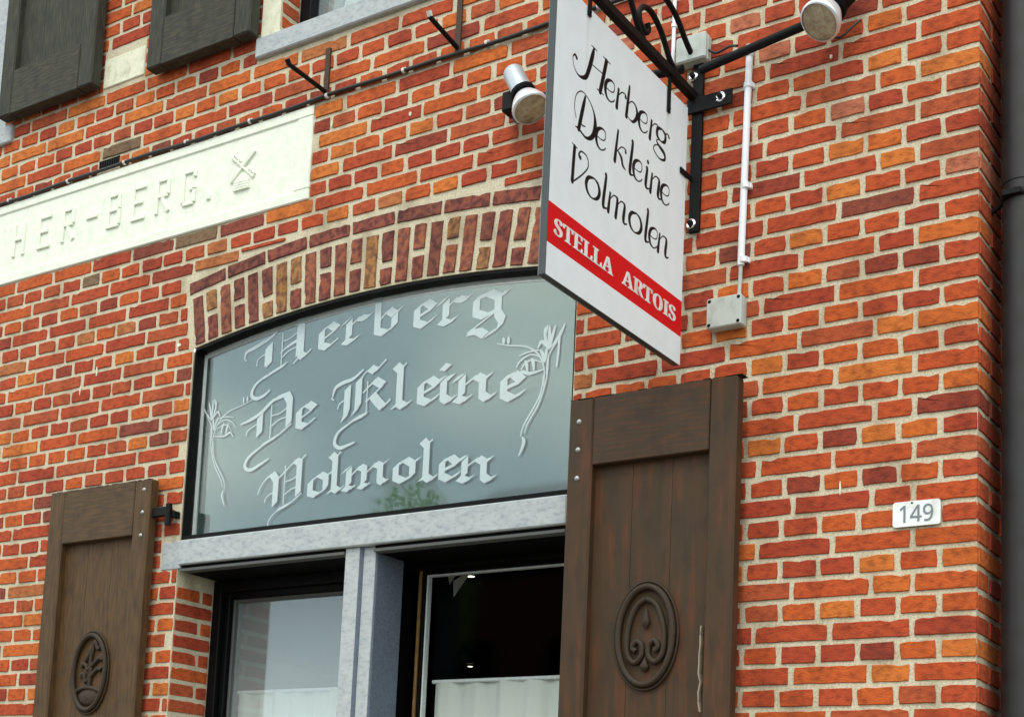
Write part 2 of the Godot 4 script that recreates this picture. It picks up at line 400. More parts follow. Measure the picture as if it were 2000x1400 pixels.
# slender letters of the hanging sign: "x y width x y width / ..."
var slender := {
	"e": "0.66 0.78 0.04 0.6 0.96 0.06 0.4 1.0 0.08 0.16 0.8 0.16 0.1 0.45 0.2 0.22 0.1 0.14 0.45 -0.02 0.06 0.66 0.1 0.05 0.74 0.24 0.05/0.66 0.78 0.05 0.62 0.56 0.05 0.4 0.46 0.04 0.14 0.48 0.04",
	"r": "0.16 1.0 0.12 0.16 0.0 0.2/0.18 0.62 0.04 0.36 0.92 0.05 0.56 0.98 0.06 0.62 0.86 0.16",
	"b": "0.2 1.6 0.1 0.2 1.2 0.16 0.2 0.0 0.2/0.2 0.6 0.04 0.4 0.94 0.05 0.64 0.9 0.1 0.78 0.5 0.2 0.62 0.06 0.12 0.4 0.0 0.05 0.2 0.1 0.04",
	"g": "0.4 1.0 0.07 0.16 0.86 0.16 0.16 0.5 0.18 0.4 0.36 0.06 0.62 0.5 0.16 0.62 0.86 0.16 0.4 1.0 0.07/0.6 0.9 0.05 0.74 1.02 0.06 0.84 0.92 0.13/0.3 0.38 0.04 0.16 0.2 0.06 0.3 0.06 0.12 0.66 -0.1 0.18 0.72 -0.4 0.12 0.4 -0.56 0.06 0.06 -0.36 0.07 0.1 -0.1 0.05 0.3 0.06 0.04",
	"k": "0.16 1.6 0.12 0.16 0.0 0.2/0.2 0.5 0.04 0.4 0.9 0.05 0.6 0.96 0.06 0.64 0.84 0.15/0.26 0.6 0.06 0.46 0.4 0.16 0.56 0.12 0.14 0.72 0.0 0.05",
	"l": "0.12 1.62 0.05 0.2 1.56 0.16 0.2 0.2 0.2 0.3 0.02 0.1 0.46 0.1 0.04",
	"i": "0.12 1.0 0.06 0.2 0.96 0.16 0.2 0.2 0.2 0.3 0.02 0.1 0.46 0.1 0.04/0.2 1.36 0.18 0.2 1.33 0.18",
	"n": "0.16 1.0 0.12 0.16 0.0 0.2/0.18 0.62 0.04 0.36 0.94 0.05 0.56 0.98 0.08 0.66 0.84 0.17 0.66 0.2 0.2 0.76 0.02 0.1 0.92 0.1 0.04",
	"m": "0.16 1.0 0.12 0.16 0.0 0.2/0.18 0.62 0.04 0.36 0.94 0.05 0.54 0.98 0.08 0.64 0.84 0.17 0.64 0.0 0.2/0.66 0.62 0.04 0.84 0.94 0.05 1.02 0.98 0.08 1.12 0.84 0.17 1.12 0.2 0.2 1.22 0.02 0.1 1.38 0.1 0.04",
	"o": "0.42 1.0 0.06 0.18 0.84 0.15 0.1 0.5 0.2 0.2 0.14 0.14 0.42 0.0 0.06 0.64 0.16 0.14 0.72 0.5 0.2 0.62 0.86 0.14 0.42 1.0 0.06",
	"H": "0.86 1.75 0.1 0.82 1.3 0.22 0.72 0.5 0.22 0.6 0.04 0.18 0.3 -0.16 0.08 0.02 0.0 0.04 -0.12 0.4 0.04 -0.04 0.62 0.08 0.06 0.54 0.15/0.7 1.76 0.04 1.0 1.74 0.04/1.56 1.75 0.22 1.5 0.9 0.22 1.42 0.0 0.22/1.36 1.76 0.04 1.78 1.74 0.04/1.24 0.0 0.04 1.62 0.0 0.04/0.78 0.9 0.04 1.48 0.94 0.04",
	"D": "0.58 1.8 0.1 0.52 1.2 0.2 0.42 0.05 0.2/0.22 0.05 0.04 0.44 0.05 0.08 0.9 -0.06 0.1 1.24 0.24 0.2 1.34 0.8 0.24 1.16 1.4 0.1 0.74 1.8 0.04 0.34 1.86 0.04 0.06 1.5 0.04 0.04 0.9 0.04 0.2 0.46 0.04/0.4 0.5 0.04 0.6 0.36 0.06 0.78 0.42 0.03",
	"V": "0.18 1.76 0.2 0.22 1.0 0.2 0.28 0.05 0.2/0.0 1.8 0.04 0.34 1.74 0.04/0.28 0.0 0.06 0.8 0.7 0.06 1.1 1.3 0.06 0.96 1.72 0.06 0.6 1.76 0.06 0.48 1.52 0.1 0.58 1.42 0.17",
}

func write_slender(word: String, at: Array, base: float, xh: float) -> void:
	for i in word.length():
		var wide: float = {"H": 1.6, "D": 1.4, "V": 1.4, "o": 1.95, "k": 1.8, "l": 1.6, "b": 1.65, "g": 1.7, "e": 1.4}.get(word[i], 1.48)
		var left: float = {"H": -0.1, "D": 0.04, "V": 0.0}.get(word[i], 0.08)
		for part in (slender[word[i]] as String).split("/"):
			var v: PackedFloat64Array = part.strip_edges().split_floats(" ", false)
			var pts := []; var w := []
			for k in range(0, v.size() - 2, 3):
				pts.append(Vector3(at[i] + ((v[k] - left) * wide + v[k + 1] * 0.14) * xh, base + v[k + 1] * xh, v[k + 2] * xh * 1.25))
			if pts.size() > 2: pts = spline(pts, 8)
			var flat := []
			for p in pts:
				flat.append(Vector2(p.x, p.y)); w.append(p.z)
			brush(flat, w)

func printed(paper, inked: Color, alpha := false) -> ImageTexture:
	var b := PackedByteArray(); b.resize(cw * ch * 4)
	for y in ch:
		for x in cw:
			var i := y * cw + x
			var t := cov[i] / 255.0
			var c: Color = inked if alpha else (paper.call(x, y) as Color).lerp(inked, t)
			b[i * 4] = c.r8; b[i * 4 + 1] = c.g8; b[i * 4 + 2] = c.b8
			b[i * 4 + 3] = cov[i] if alpha else 255
	return ImageTexture.create_from_image(Image.create_from_data(cw, ch, false, Image.FORMAT_RGBA8, b))

func panel(a: Vector3, b: Vector3, c: Vector3, d: Vector3) -> SurfaceTool:   # a flat print: bottom left, bottom right, top right, top left
	var st := new_st()
	var p := [a, b, c, d]; var uv := [Vector2(0, 1), Vector2(1, 1), Vector2(1, 0), Vector2(0, 0)]
	for i in [0, 2, 1, 0, 3, 2]:
		st.set_uv(uv[i]); st.add_vertex(p[i])
	return st

# ---------------------------------------------------------------- the camera, sky and sun
func pix(p: Vector3) -> Vector2:
	var c := view.inverse() * (p - cam_at)
	return Vector2(1000.0 - focal * c.x / c.z, 1333.0 + focal * c.y / c.z)

func set_view() -> void:
	view = Basis.from_euler(cam_turn)
	var cam := Camera3D.new()
	cam.name = "camera"
	add_child(cam)
	cam.position = cam_at
	cam.rotation = cam_turn
	cam.near = 0.05
	cam.far = 200.0
	cam.projection = Camera3D.PROJECTION_FRUSTUM
	cam.size = cam.near * (2000.0 * 716.0 / 1024.0) / focal
	cam.frustum_offset = Vector2(0, cam.near * (1333.0 - 700.0) / focal)
	cam.current = true

	var n := FastNoiseLite.new()
	n.seed = 5; n.frequency = 1.3; n.fractal_octaves = 5
	var sky_image := Image.create(512, 256, false, Image.FORMAT_RGBF)
	for y in 256:
		var up := PI * (0.5 - (y + 0.5) / 256.0)
		for x in 512:
			var az := TAU * (x + 0.5) / 512.0
			var d := Vector3(cos(up) * sin(az), sin(up), cos(up) * cos(az))
			var v := n.get_noise_3dv(Vector3(d.x, d.y * 2.6, d.z) * 1.6)
			var cl := clampf(0.5 + v * 2.1, 0.0, 1.0)
			var c := Color(0.6, 0.72, 0.79).lerp(Color(1.24, 1.28, 1.2), cl) * (1.0 + 0.25 * exp(-maxf(d.y, 0.0) * 5.0))
			if d.y < 0.0: c = Color(0.3, 0.3, 0.29)
			sky_image.set_pixel(x, y, c)
	var sm := PanoramaSkyMaterial.new()
	sm.panorama = ImageTexture.create_from_image(sky_image)
	sm.energy_multiplier = 2.1
	var env := Environment.new()
	env.background_mode = Environment.BG_SKY
	env.sky = Sky.new()
	env.sky.sky_material = sm
	env.tonemap_mode = Environment.TONE_MAPPER_LINEAR
	env.tonemap_exposure = 0.86
	env.sdfgi_enabled = true; env.ssao_enabled = true; env.ssil_enabled = true
	var we := WorldEnvironment.new()
	we.name = "world_environment"
	we.environment = env
	add_child(we)
	var sun := DirectionalLight3D.new()
	sun.name = "sun"
	add_child(sun)
	sun.rotation_degrees = Vector3(-56, 6, 0)
	sun.light_energy = 0.5
	sun.light_color = Color(1.0, 0.96, 0.9)
	sun.light_angular_distance = 14.0
	sun.shadow_enabled = true

# ---------------------------------------------------------------- bricks
var stretchers := []
var headers := []

func brick_mesh(w: float, h: float) -> ArrayMesh:   # a hand-made brick: worn outline, rounded arris; face at z = 0.003, back at -0.02
	var edge := []
	var nx := 8 if w > 0.15 else 4
	var chip := rng.randf() < 0.45
	var chip_at := rng.randi_range(1, nx)
	for k in nx + 1:
		var x := -w / 2 + w * k / nx
		edge.append(Vector2(x + (0.0 if k % nx else rng.randf_range(0, 0.004) * (1 if k == 0 else -1)), -h / 2 + rng.randf_range(-0.0006, 0.0014)))
	edge.append(Vector2(w / 2 - rng.randf_range(-0.001, 0.003), rng.randf_range(-0.006, 0.006)))
	for k in nx + 1:
		var x := w / 2 - w * k / nx
		var drop := rng.randf_range(-0.0007, 0.0015)
		if chip and k == chip_at: drop += rng.randf_range(0.002, 0.006)
		if (k == 0 or k == nx) and rng.randf() < 0.25: drop += rng.randf_range(0.002, 0.006)
		edge.append(Vector2(x + (0.0 if k % nx else rng.randf_range(0, 0.005) * (-1 if k == 0 else 1)), h / 2 - drop))
	edge.append(Vector2(-w / 2 + rng.randf_range(-0.001, 0.003), rng.randf_range(-0.006, 0.006)))
	var st := new_st()
	var front := []; var rim := []
	for p in edge:
		var q: Vector2 = p - Vector2(signf(p.x) * 0.0014 if absf(p.x) > w / 2 - 0.01 else 0.0, signf(p.y) * 0.0014 if absf(p.y) > h / 2 - 0.014 else 0.0)
		front.append(Vector3(q.x, q.y, 0.0045))
		rim.append(Vector3(p.x, p.y, 0.0025))
	for i in edge.size():
		var j := (i + 1) % edge.size()
		face(st, [Vector3(0, 0, 0.0045), front[i], front[j]])
		face(st, [front[i], rim[i], rim[j], front[j]])
		face(st, [rim[i], rim[i] + Vector3(0, 0, -0.016), rim[j] + Vector3(0, 0, -0.016), rim[j]])
	st.generate_normals()
	return st.commit()

var corner_tone := {}
var laid := []   # [transform, mesh, colour, in-picture area, name]

func lay(x0: float, x1: float, y0: float, y1: float, colour: int, turn := Basis(), at := Vector3.INF) -> void:
	var w := x1 - x0; var h := y1 - y0
	if w < 0.018 or h < 0.008: return
	var long := w > 0.15
	var mesh: ArrayMesh = stretchers[rng.randi() % stretchers.size()] if long else headers[rng.randi() % headers.size()]
	var proud := rng.randf_range(-0.0012, 0.0016)
	var t := Transform3D(turn * Basis(Vector3(0, 0, 1), rng.randf_range(-0.006, 0.006)) * Basis.from_scale(Vector3(w / (0.21 if long else 0.098), h / 0.044, 1.0)), Vector3((x0 + x1) / 2, (y0 + y1) / 2, proud) if at == Vector3.INF else at + turn * Vector3(0, 0, proud))
	var p := pix(t.origin)
	var size := w * h / (t.origin - cam_at).length_squared() * absf(turn.z.dot((cam_at - t.origin).normalized()))
	if p.x < -20 or p.x > 2000 or p.y < -20 or p.y > 1410 or hidden(t.origin): size = 0.0
	laid.append([t, mesh, colour, size])

func hidden(p: Vector3) -> bool:   # behind a shutter, as the photograph has them
	for r in [Rect2(-3.56, -3.0, 0.5, 2.05), Rect2(-1.14, -3.0, 0.5, 2.07), Rect2(-4.12, 0.82, 0.55, 0.9), Rect2(-3.2, 0.8, 0.5, 0.9)]:
		if r.has_point(Vector2(p.x + 0.03, p.y - 0.02)): return true
	return p.z < -0.25

func tone(x: float, y: float) -> int:
	var r := rng.randf()
	var warm := 0.34 if y > 0.4 else (0.3 if x > -0.5 else 0.12)
	if r < warm: return [0, 1, 10, 11][rng.randi() % 4]
	r = (r - warm) / (1.0 - warm)
	if x < -1.2:
		return 2 if r < 0.24 else 3 if r < 0.48 else 4 if r < 0.66 else 5 if r < 0.73 else 6 if r < 0.76 else 7 if r < 0.79 else 8 if r < 0.8 else 1
	return 2 if r < 0.26 else 3 if r < 0.5 else 4 if r < 0.6 else 11 if r < 0.8 else 5 if r < 0.84 else 6 if r < 0.85 else 9 if r < 0.87 else 8 if r < 0.88 else 1

const XC := -2.09
const YC := -5.312
const R0 := 4.948

func blocked(y0: float, y1: float) -> Array:   # intervals of x that a course between y0 and y1 must leave free
	var out := []
	var y := (y0 + y1) / 2
	var add := func(a: float, b: float, lo: float, hi: float) -> void:
		if y1 - 0.012 > lo and y0 + 0.012 < hi: out.append(Vector2(a, b))
	add.call(-9.0, -2.397, 0.034, 0.402)
	add.call(-2.938, -1.242, -2.62, -0.45)
	add.call(-3.03, -2.9, -1.292, -1.176)
	add.call(-3.575, -3.438, 0.418, 0.462)
	add.call(-2.602, -1.56, 0.72, 9.0)
	add.call(-2.71, -1.45, 0.648, 0.742)
	add.call(-2.698, -2.6, 0.742, 0.905)
	add.call(-3.582, -3.332, 0.772, 0.908)
	add.call(-9.0, -4.138, 0.68, 0.77)
	add.call(-9.0, -4.2, 0.76, 9.0)
	if y > -0.5 and y < -0.4:
		pass
	return out

func arch_top(x: float) -> float:
	if absf(x - XC) > 0.9: return -9.0
	var r := R0 + 0.286
	return YC + sqrt(r * r - pow(x - XC, 2))

func arch_side(y: float) -> float:   # half width of the arch at a height
	return 0.855 + 0.175 * (y + 0.45)

func lay_course(k: int, spans: Array, right: bool) -> void:
	for s in spans:
		var x0: float = s.x; var x1: float = s.y
		var at_corner: bool = s == spans[0]
		var sag := -0.022 * smoothstep(-0.6, -1.7, (x0 + x1) / 2)
		var y0 := -k * S + 0.007 + sag + rng.randf_range(-0.001, 0.001)
		var y1 := y0 + 0.0465
		var bits := [Vector2(x0, x1)]
		for b in blocked(y0, y1):
			var next := []
			for p in bits:
				if b.y <= p.x or b.x >= p.y: next.append(p)
				else:
					if b.x - p.x > 0.02: next.append(Vector2(p.x, b.x))
					if p.y - b.y > 0.02: next.append(Vector2(b.y, p.y))
			bits = next
		for p in bits:
			var mid: float = (p.x + p.y) / 2
			var colour := tone(mid, y0)
			if at_corner: corner_tone[k] = colour
			var half := arch_side((y0 + y1) / 2)
			if y1 > -0.47 and y0 < 0.0:
				if absf(mid - XC) < half + 0.05:
					var lim := arch_top(mid) + 0.004
					if y1 < lim: 
						var e := half + 0.012   # beside the springing of the arch the bricks are cut
						if mid < XC and p.x < XC - e: p.y = minf(p.y, XC - e)
						elif mid > XC and p.y > XC + e: p.x = maxf(p.x, XC + e)
						else: continue
					elif y0 < lim:
						if y1 - lim < 0.011: continue
						lay(p.x, p.y, lim, y1, colour)
						continue
			lay(p.x, p.y, y0, y1, colour)

func brickwork() -> void:
	for i in 9: stretchers.append(brick_mesh(0.21, 0.044))
	for i in 11: headers.append(brick_mesh(0.098, 0.044))
	for k in range(-25, 39):
		var spans := []
		# from the corner to behind the hanging sign
		var x := 0.0025
		var n := 0
		while x > -1.3:
			var w := 0.0
			if posmod(k, 2) == 1: w = 0.092 if n == 0 else 0.098
			elif n == 0: w = 0.163
			elif n == 1 and posmod(k, 4) == 2: w = 0.099
			else: w = 0.2115
			var j := 0.0132
			if n > 0: w += rng.randf_range(-0.004, 0.003)
			spans.append(Vector2(x - w, x))
			x -= w + j
			n += 1
		spans[-1].x = maxf(spans[-1].x, -1.36)
		var right_end: float = spans[-1].x - 0.016
		# the rest, from the left
		var pitch := 0.2365
		var a := -3.431 - 6 * pitch + (0.0 if posmod(k, 4) == 2 else pitch / 2)
		if posmod(k, 2) == 1: a += pitch * 0.25
		var step := pitch if posmod(k, 2) == 0 else pitch / 2
		while a < right_end - 0.03:
			var e := minf(a + step - 0.0155 + rng.randf_range(-0.004, 0.003), right_end)
			spans.append(Vector2(a + rng.randf_range(-0.002, 0.002), e))
			a += step
		lay_course(k, spans, true)
		# the return of the right corner, running back from the street
		var y := -k * S + 0.03
		var back := Basis(Vector3.UP, PI / 2)
		var z := -0.004
		n = 0
		var corner: int = corner_tone[k]
		while z > -0.42:
			var w := 0.0
			if n == 0: w = 0.2 if posmod(k, 2) == 1 else 0.096
			else: w = 0.2 if posmod(k, 2) == 1 and n % 2 == 0 else 0.098
			lay(-w / 2, w / 2, -0.0228, 0.0228, corner if n == 0 else [2, 3, 5, 5][rng.randi() % 4], back, Vector3(0.0, y, z - w / 2))
			z -= w + 0.014
			n += 1
		# the left jamb of the window under the lintel
		if y > -2.6 and y < -1.3:
			var long := posmod(k, 2) == 0
			var yj := y - 0.022
			if long: lay(-0.092, 0.092, -0.022, 0.022, tone(-2, y), back, Vector3(-2.936, yj, -0.094))
			else:
				lay(-0.06, 0.06, -0.022, 0.022, tone(-2, y), back, Vector3(-2.936, yj, -0.062))
				lay(-0.025, 0.025, -0.022, 0.022, tone(-2, y), back, Vector3(-2.936, yj, -0.16))
		# and of the upper window
		if y > 0.76:
			lay(-0.045, 0.045, -0.022, 0.022, tone(-2, 1), back, Vector3(-2.601, y - 0.022, -0.048))

# ---------------------------------------------------------------- the inn
func inn() -> void:
	var b := thing("inn_building", "red brick inn front with pale mortar, arched window and brown shutters", "building", Vector3(-2.1, GROUND, 0))
	# the wall behind the bricks, pale pointing showing between them
	var st := new_st()
	var rect := func(x0: float, x1: float, y0: float, y1: float, z := 0.0) -> void:
		if y1 > y0: face(st, [Vector3(x0, y0, z), Vector3(x1, y0, z), Vector3(x1, y1, z), Vector3(x0, y1, z)])
	var L := -2.935; var Rt := -1.245
	rect.call(-5.4, L, GROUND, 2.4)
	rect.call(Rt, 0.0, GROUND, 0.735)
	rect.call(Rt, 0.0, 0.735, 2.4)
	rect.call(L, Rt, GROUND, -2.62)
	var cols := 40
	for i in cols:
		var x0 := L + (Rt - L) * i / cols; var x1 := L + (Rt - L) * (i + 1) / cols
		var a0 := YC + sqrt(R0 * R0 - pow(x0 - XC, 2)); var a1 := YC + sqrt(R0 * R0 - pow(x1 - XC, 2))
		face(st, [Vector3(x0, a0, 0), Vector3(x1, a1, 0), Vector3(x1, 0.735, 0), Vector3(x0, 0.735, 0)])
		face(st, [Vector3(x0, a0, -0.34), Vector3(x1, a1, -0.34), Vector3(x1, a1, 0), Vector3(x0, a0, 0)])
	rect.call(L, -2.6, 0.735, 2.4)
	rect.call(-1.56, Rt, 0.735, 2.4)
	rect.call(-2.6, -1.56, 2.2, 2.4)
	face(st, [Vector3(0, GROUND, 0), Vector3(0, GROUND, -0.5), Vector3(0, 2.4, -0.5), Vector3(0, 2.4, 0)])
	face(st, [Vector3(L, -2.62, -0.34), Vector3(L, -2.62, 0), Vector3(L, -0.45, 0), Vector3(L, -0.45, -0.34)])
	face(st, [Vector3(Rt, -2.62, 0), Vector3(Rt, -2.62, -0.34), Vector3(Rt, -0.45, -0.34), Vector3(Rt, -0.45, 0)])
	face(st, [Vector3(-2.6, 0.735, -0.34), Vector3(-2.6, 0.735, 0), Vector3(-2.6, 2.2, 0), Vector3(-2.6, 2.2, -0.34)])
	face(st, [Vector3(-1.56, 0.735, 0), Vector3(-1.56, 0.735, -0.34), Vector3(-1.56, 2.2, -0.34), Vector3(-1.56, 2.2, 0)])
	face(st, [Vector3(-2.6, 2.2, 0), Vector3(-1.56, 2.2, 0), Vector3(-1.56, 2.2, -0.34), Vector3(-2.6, 2.2, -0.34)])
	face(st, [Vector3(L, -2.62, 0), Vector3(Rt, -2.62, 0), Vector3(Rt, -2.62, -0.34), Vector3(L, -2.62, -0.34)])
	face(st, [Vector3(-5.4, 2.4, 0), Vector3(0, 2.4, 0), Vector3(0, 2.4, -0.5), Vector3(-5.4, 2.4, -0.5)])
	obj("mortar", st, M.mortar, b)
	# bricks: the 300 that show largest one by one, the others as one part
	brickwork()
	laid.sort_custom(func(p, q): return p[3] > q[3])
	var rest := {}
	for i in laid.size():
		var d: Array = laid[i]
		if i < 300 and d[3] > 0.0:
			var o := MeshInstance3D.new()
			o.mesh = d[1]; o.material_override = M.bricks[d[2]]; o.name = "brick"
			b.add_child(o, true)
			o.transform = Transform3D(d[0].basis, d[0].origin - b.position)
		else:
			if not rest.has(d[2]):
				rest[d[2]] = SurfaceTool.new()
				rest[d[2]].begin(Mesh.PRIMITIVE_TRIANGLES)
			rest[d[2]].append_from(d[1], 0, d[0])
	var joined := ArrayMesh.new()
	var n := 0
	for c in rest:
		rest[c].commit(joined)
		joined.surface_set_material(n, M.bricks[c])
		n += 1
	var mass := MeshInstance3D.new()
	mass.mesh = joined; mass.name = "brick_courses"
	b.add_child(mass)
	mass.position = -b.position
	tag(mass, "", "", "", "stuff")
	# the flat arch over the window: a ring of upright bricks under a ring laid flat
	var arch := holder("brick_arch", Vector3(XC, -0.35, 0), b)
	var count := 25
	var half := 0.848 / R0
	for i in count:
		var an := -half + 2.0 * half * (i + 0.5) / count
		var dirv := Vector2(sin(an), cos(an))
		var w := 2.0 * half * R0 / count - 0.019
		var pieces := [Vector2(0.006, 0.198)] if i % 2 == 0 else [Vector2(0.006, 0.085 + 0.02 * sin(i * 2.3)), Vector2(0.107 + 0.02 * sin(i * 2.3), 0.2)]
		for p in pieces:
			var len: float = p.y - p.x
			var mid: float = R0 + (p.x + p.y) / 2
			var t := Transform3D(Basis(Vector3(0, 0, 1), -an + PI / 2 + rng.randf_range(-0.01, 0.01)) * Basis.from_scale(Vector3(len / (0.21 if len > 0.15 else 0.098), (w + rng.randf_range(-0.002, 0.003)) / 0.044, 1)), Vector3(XC + dirv.x * mid, YC + dirv.y * mid, rng.randf_range(0.0, 0.002)))
			var o := MeshInstance3D.new()
			o.mesh = stretchers[rng.randi() % 9] if len > 0.15 else headers[rng.randi() % 11]
			o.material_override = M.arch[rng.randi() % 4]; o.name = "brick"
			arch.add_child(o, true)
			o.transform = Transform3D(t.basis, t.origin - absp(arch))
	var an := -half - 0.002
	while an < half:
		var da := 0.2 / (R0 + 0.24)
		var c := an + da / 2
		var t := Transform3D(Basis(Vector3(0, 0, 1), -c) * Basis.from_scale(Vector3(0.188 / 0.21, 1.05, 1)), Vector3(XC + sin(c) * (R0 + 0.243), YC + cos(c) * (R0 + 0.243), rng.randf_range(0.0, 0.002)))
		var o := MeshInstance3D.new()
		o.mesh = stretchers[rng.randi() % 9]
		o.material_override = M.arch[[0, 2, 0, 1][rng.randi() % 4]]; o.name = "brick"
		arch.add_child(o, true)
		o.transform = Transform3D(t.basis, t.origin - absp(arch))
		an += da
	for d in [[-3.011, -0.412, 0.009, 0.008], [-3.471, -0.448, 0.003, 0.022], [-3.561, -0.512, 0.003, 0.018], [-2.31, 0.3, 0.004, 0.012], [-1.95, 0.245, 0.005, 0.008], [-0.42, 0.02, 0.004, 0.007], [-0.37, -1.255, 0.0025, 0.02]]:
		st = new_st()
		var blob := PackedVector2Array()
		for k in 10: blob.append(Vector2(d[0] + cos(TAU * k / 10) * d[2] * rng.randf_range(0.7, 1.2), d[1] + sin(TAU * k / 10) * d[3] * rng.randf_range(0.8, 1.1)))
		prism(st, blob, 0.002, 0.0072)
		obj("lime_splash", st, M.cream, b)
	tablet(b)
	transom(b)
	lower_window(b)
	upper_windows(b)
	shutters(b)
	interior(b)

func tablet(b: Node) -> void:
	var st := new_st()
	var x0 := -4.75; var x1 := -2.4
	# a raised border round a sunk field
	bx(st, Vector3(x0, 0.358, -0.03), Vector3(x1, 0.398, 0.009), 0.004)
	bx(st, Vector3(x0, 0.036, -0.03), Vector3(x1, 0.078, 0.009), 0.004)
	bx(st, Vector3(x1 - 0.075, 0.078, -0.03), Vector3(x1, 0.358, 0.0088), 0.004)
	bx(st, Vector3(x0, 0.07, -0.04), Vector3(x1 - 0.07, 0.36, 0.003), 0.001)
	var t := obj("name_tablet", st, M.tablet, b)
	tag(t, "long cream stone name tablet with raised letters")
	var s := 0.017
	var w := 0.078
	var bars := {
		"H": [[0, 0, s, 1], [w - s, 0, w, 1], [s, 0.46, w - s, 0.57]],
		"E": [[0, 0, s, 1], [s, 0, w, 0.115], [s, 0.885, w, 1], [s, 0.46, w * 0.8, 0.57]],
		"R": [[0, 0, s, 1], [s, 0.885, w - 0.008, 1], [s, 0.44, w - 0.008, 0.55], [w - s, 0.5, w, 0.94]],
		"-": [[0, 0.46, 0.064, 0.57]],
		"B": [[0, 0, s, 1], [s, 0, w - 0.006, 0.115], [s, 0.885, w - 0.008, 1], [s, 0.46, w - 0.01, 0.57], [w - s, 0.07, w + 0.002, 0.5], [w - s, 0.53, w, 0.93]],
		"G": [[0, 0.08, s, 0.92], [s * 0.6, 0.0, w - 0.01, 0.115], [s * 0.6, 0.885, w - 0.01, 1], [w - s, 0.06, w, 0.46], [w * 0.55, 0.4, w, 0.5], [w - s, 0.76, w, 0.93]],
		".": [[0, 0, 0.02, 0.13]],
	}
	var word := [["H", -4.075], ["E", -3.912], ["R", -3.762], ["-", -3.61], ["B", -3.486], ["E", -3.342], ["R", -3.206], ["G", -3.062], [".", -2.922]]
	for l in word:
		st = new_st()
		for r in bars[l[0]]: bx(st, Vector3(l[1] + r[0], 0.148 + r[1] * 0.147, 0.002), Vector3(l[1] + r[2], 0.148 + r[3] * 0.147, 0.011), 0.002)
		if l[0] == "R": bx(st, Vector3(-0.009, -0.037, 0.002), Vector3(0.009, 0.037, 0.0107), 0.002, Transform3D(Basis(Vector3(0, 0, 1), 0.55), Vector3(l[1] + 0.056, 0.182, 0)))
		obj("raised_letter", st, M.tablet, t)
	st = new_st()   # a post mill: body, roof and four sails
	prism(st, PackedVector2Array([Vector2(-2.779, 0.148), Vector2(-2.699, 0.148), Vector2(-2.703, 0.186), Vector2(-2.739, 0.214), Vector2(-2.775, 0.186)]), 0.002, 0.0125)
	for a in [0.72, -0.72]:
		bx(st, Vector3(-0.078, -0.0045, 0.003), Vector3(0.078, 0.0045, 0.012 if a > 0 else 0.0115), 0.001, Transform3D(Basis(Vector3(0, 0, 1), a), Vector3(-2.739, 0.238, 0)))
		for e in [-1, 1]: bx(st, Vector3(e * 0.05 - 0.026, 0.008, 0.003), Vector3(e * 0.05 + 0.026, 0.015, 0.0095), 0.001, Transform3D(Basis(Vector3(0, 0, 1), a), Vector3(-2.739, 0.238, 0)))
	for a in [0.72, -0.72]:
		for e in [-0.072, -0.054, -0.036, 0.036, 0.054, 0.072]: bx(st, Vector3(e - 0.002, 0.004, 0.003), Vector3(e + 0.002, 0.0155, 0.0105), 0.0006, Transform3D(Basis(Vector3(0, 0, 1), a), Vector3(-2.739, 0.238, 0)))
	for y in [0.156, 0.166, 0.176]: bx(st, Vector3(-2.772, y, 0.012), Vector3(-2.706, y + 0.003, 0.0138), 0.0005)
	obj("windmill_emblem", st, M.tablet, t)
	# the small iron air grille above it
	st = new_st()
	bx(st, Vector3(-3.566, 0.424, -0.01), Vector3(-3.444, 0.459, 0.0015), 0.001)
	var v := obj("air_grille", st, M.black, b)
	for i in 9:
		st = new_st()
		bx(st, Vector3(-3.562 + i * 0.0138, 0.4265, 0.001), Vector3(-3.562 + i * 0.0138 + 0.006, 0.4565, 0.0055), 0.001)
		obj("bar", st, M.iron, v)

func arched(x0: float, x1: float, bottom: float, r: float, n := 28) -> PackedVector2Array:
	var p := PackedVector2Array([Vector2(x0, bottom), Vector2(x1, bottom)])
	for i in n + 1:
		var x := x1 + (x0 - x1) * i / n
		p.append(Vector2(x, YC + sqrt(r * r - pow(x - XC, 2))))
	return p

func ring(st: SurfaceTool, x0: float, x1: float, bottom: float, r: float, wide: float, top: float, low: float, z0: float, z1: float) -> void:   # an arched frame
	bx(st, Vector3(x0, bottom, z0), Vector3(x0 + wide, YC + sqrt(r * r - pow(x0 - XC, 2)) - 0.002, z1), 0.0015)
	bx(st, Vector3(x1 - wide, bottom, z0), Vector3(x1, YC + sqrt(r * r - pow(x1 - XC, 2)) - 0.002, z1), 0.0015)
	bx(st, Vector3(x0 + wide, bottom, z0), Vector3(x1 - wide, bottom + low, z1 - 0.0004), 0.0015)
	var p := PackedVector2Array()
	var n := 28
	for i in n + 1:
		var x := x0 + wide + (x1 - x0 - 2 * wide) * i / n
		p.append(Vector2(x, YC + sqrt((r - top) * (r - top) - pow(x - XC, 2))))
	for i in n + 1:
		var x := x1 - wide + (x0 - x1 + 2 * wide) * i / n
		p.append(Vector2(x, YC + sqrt(r * r - pow(x - XC, 2)) - 0.0008))
	prism(st, p, z0, z1 - 0.0004)

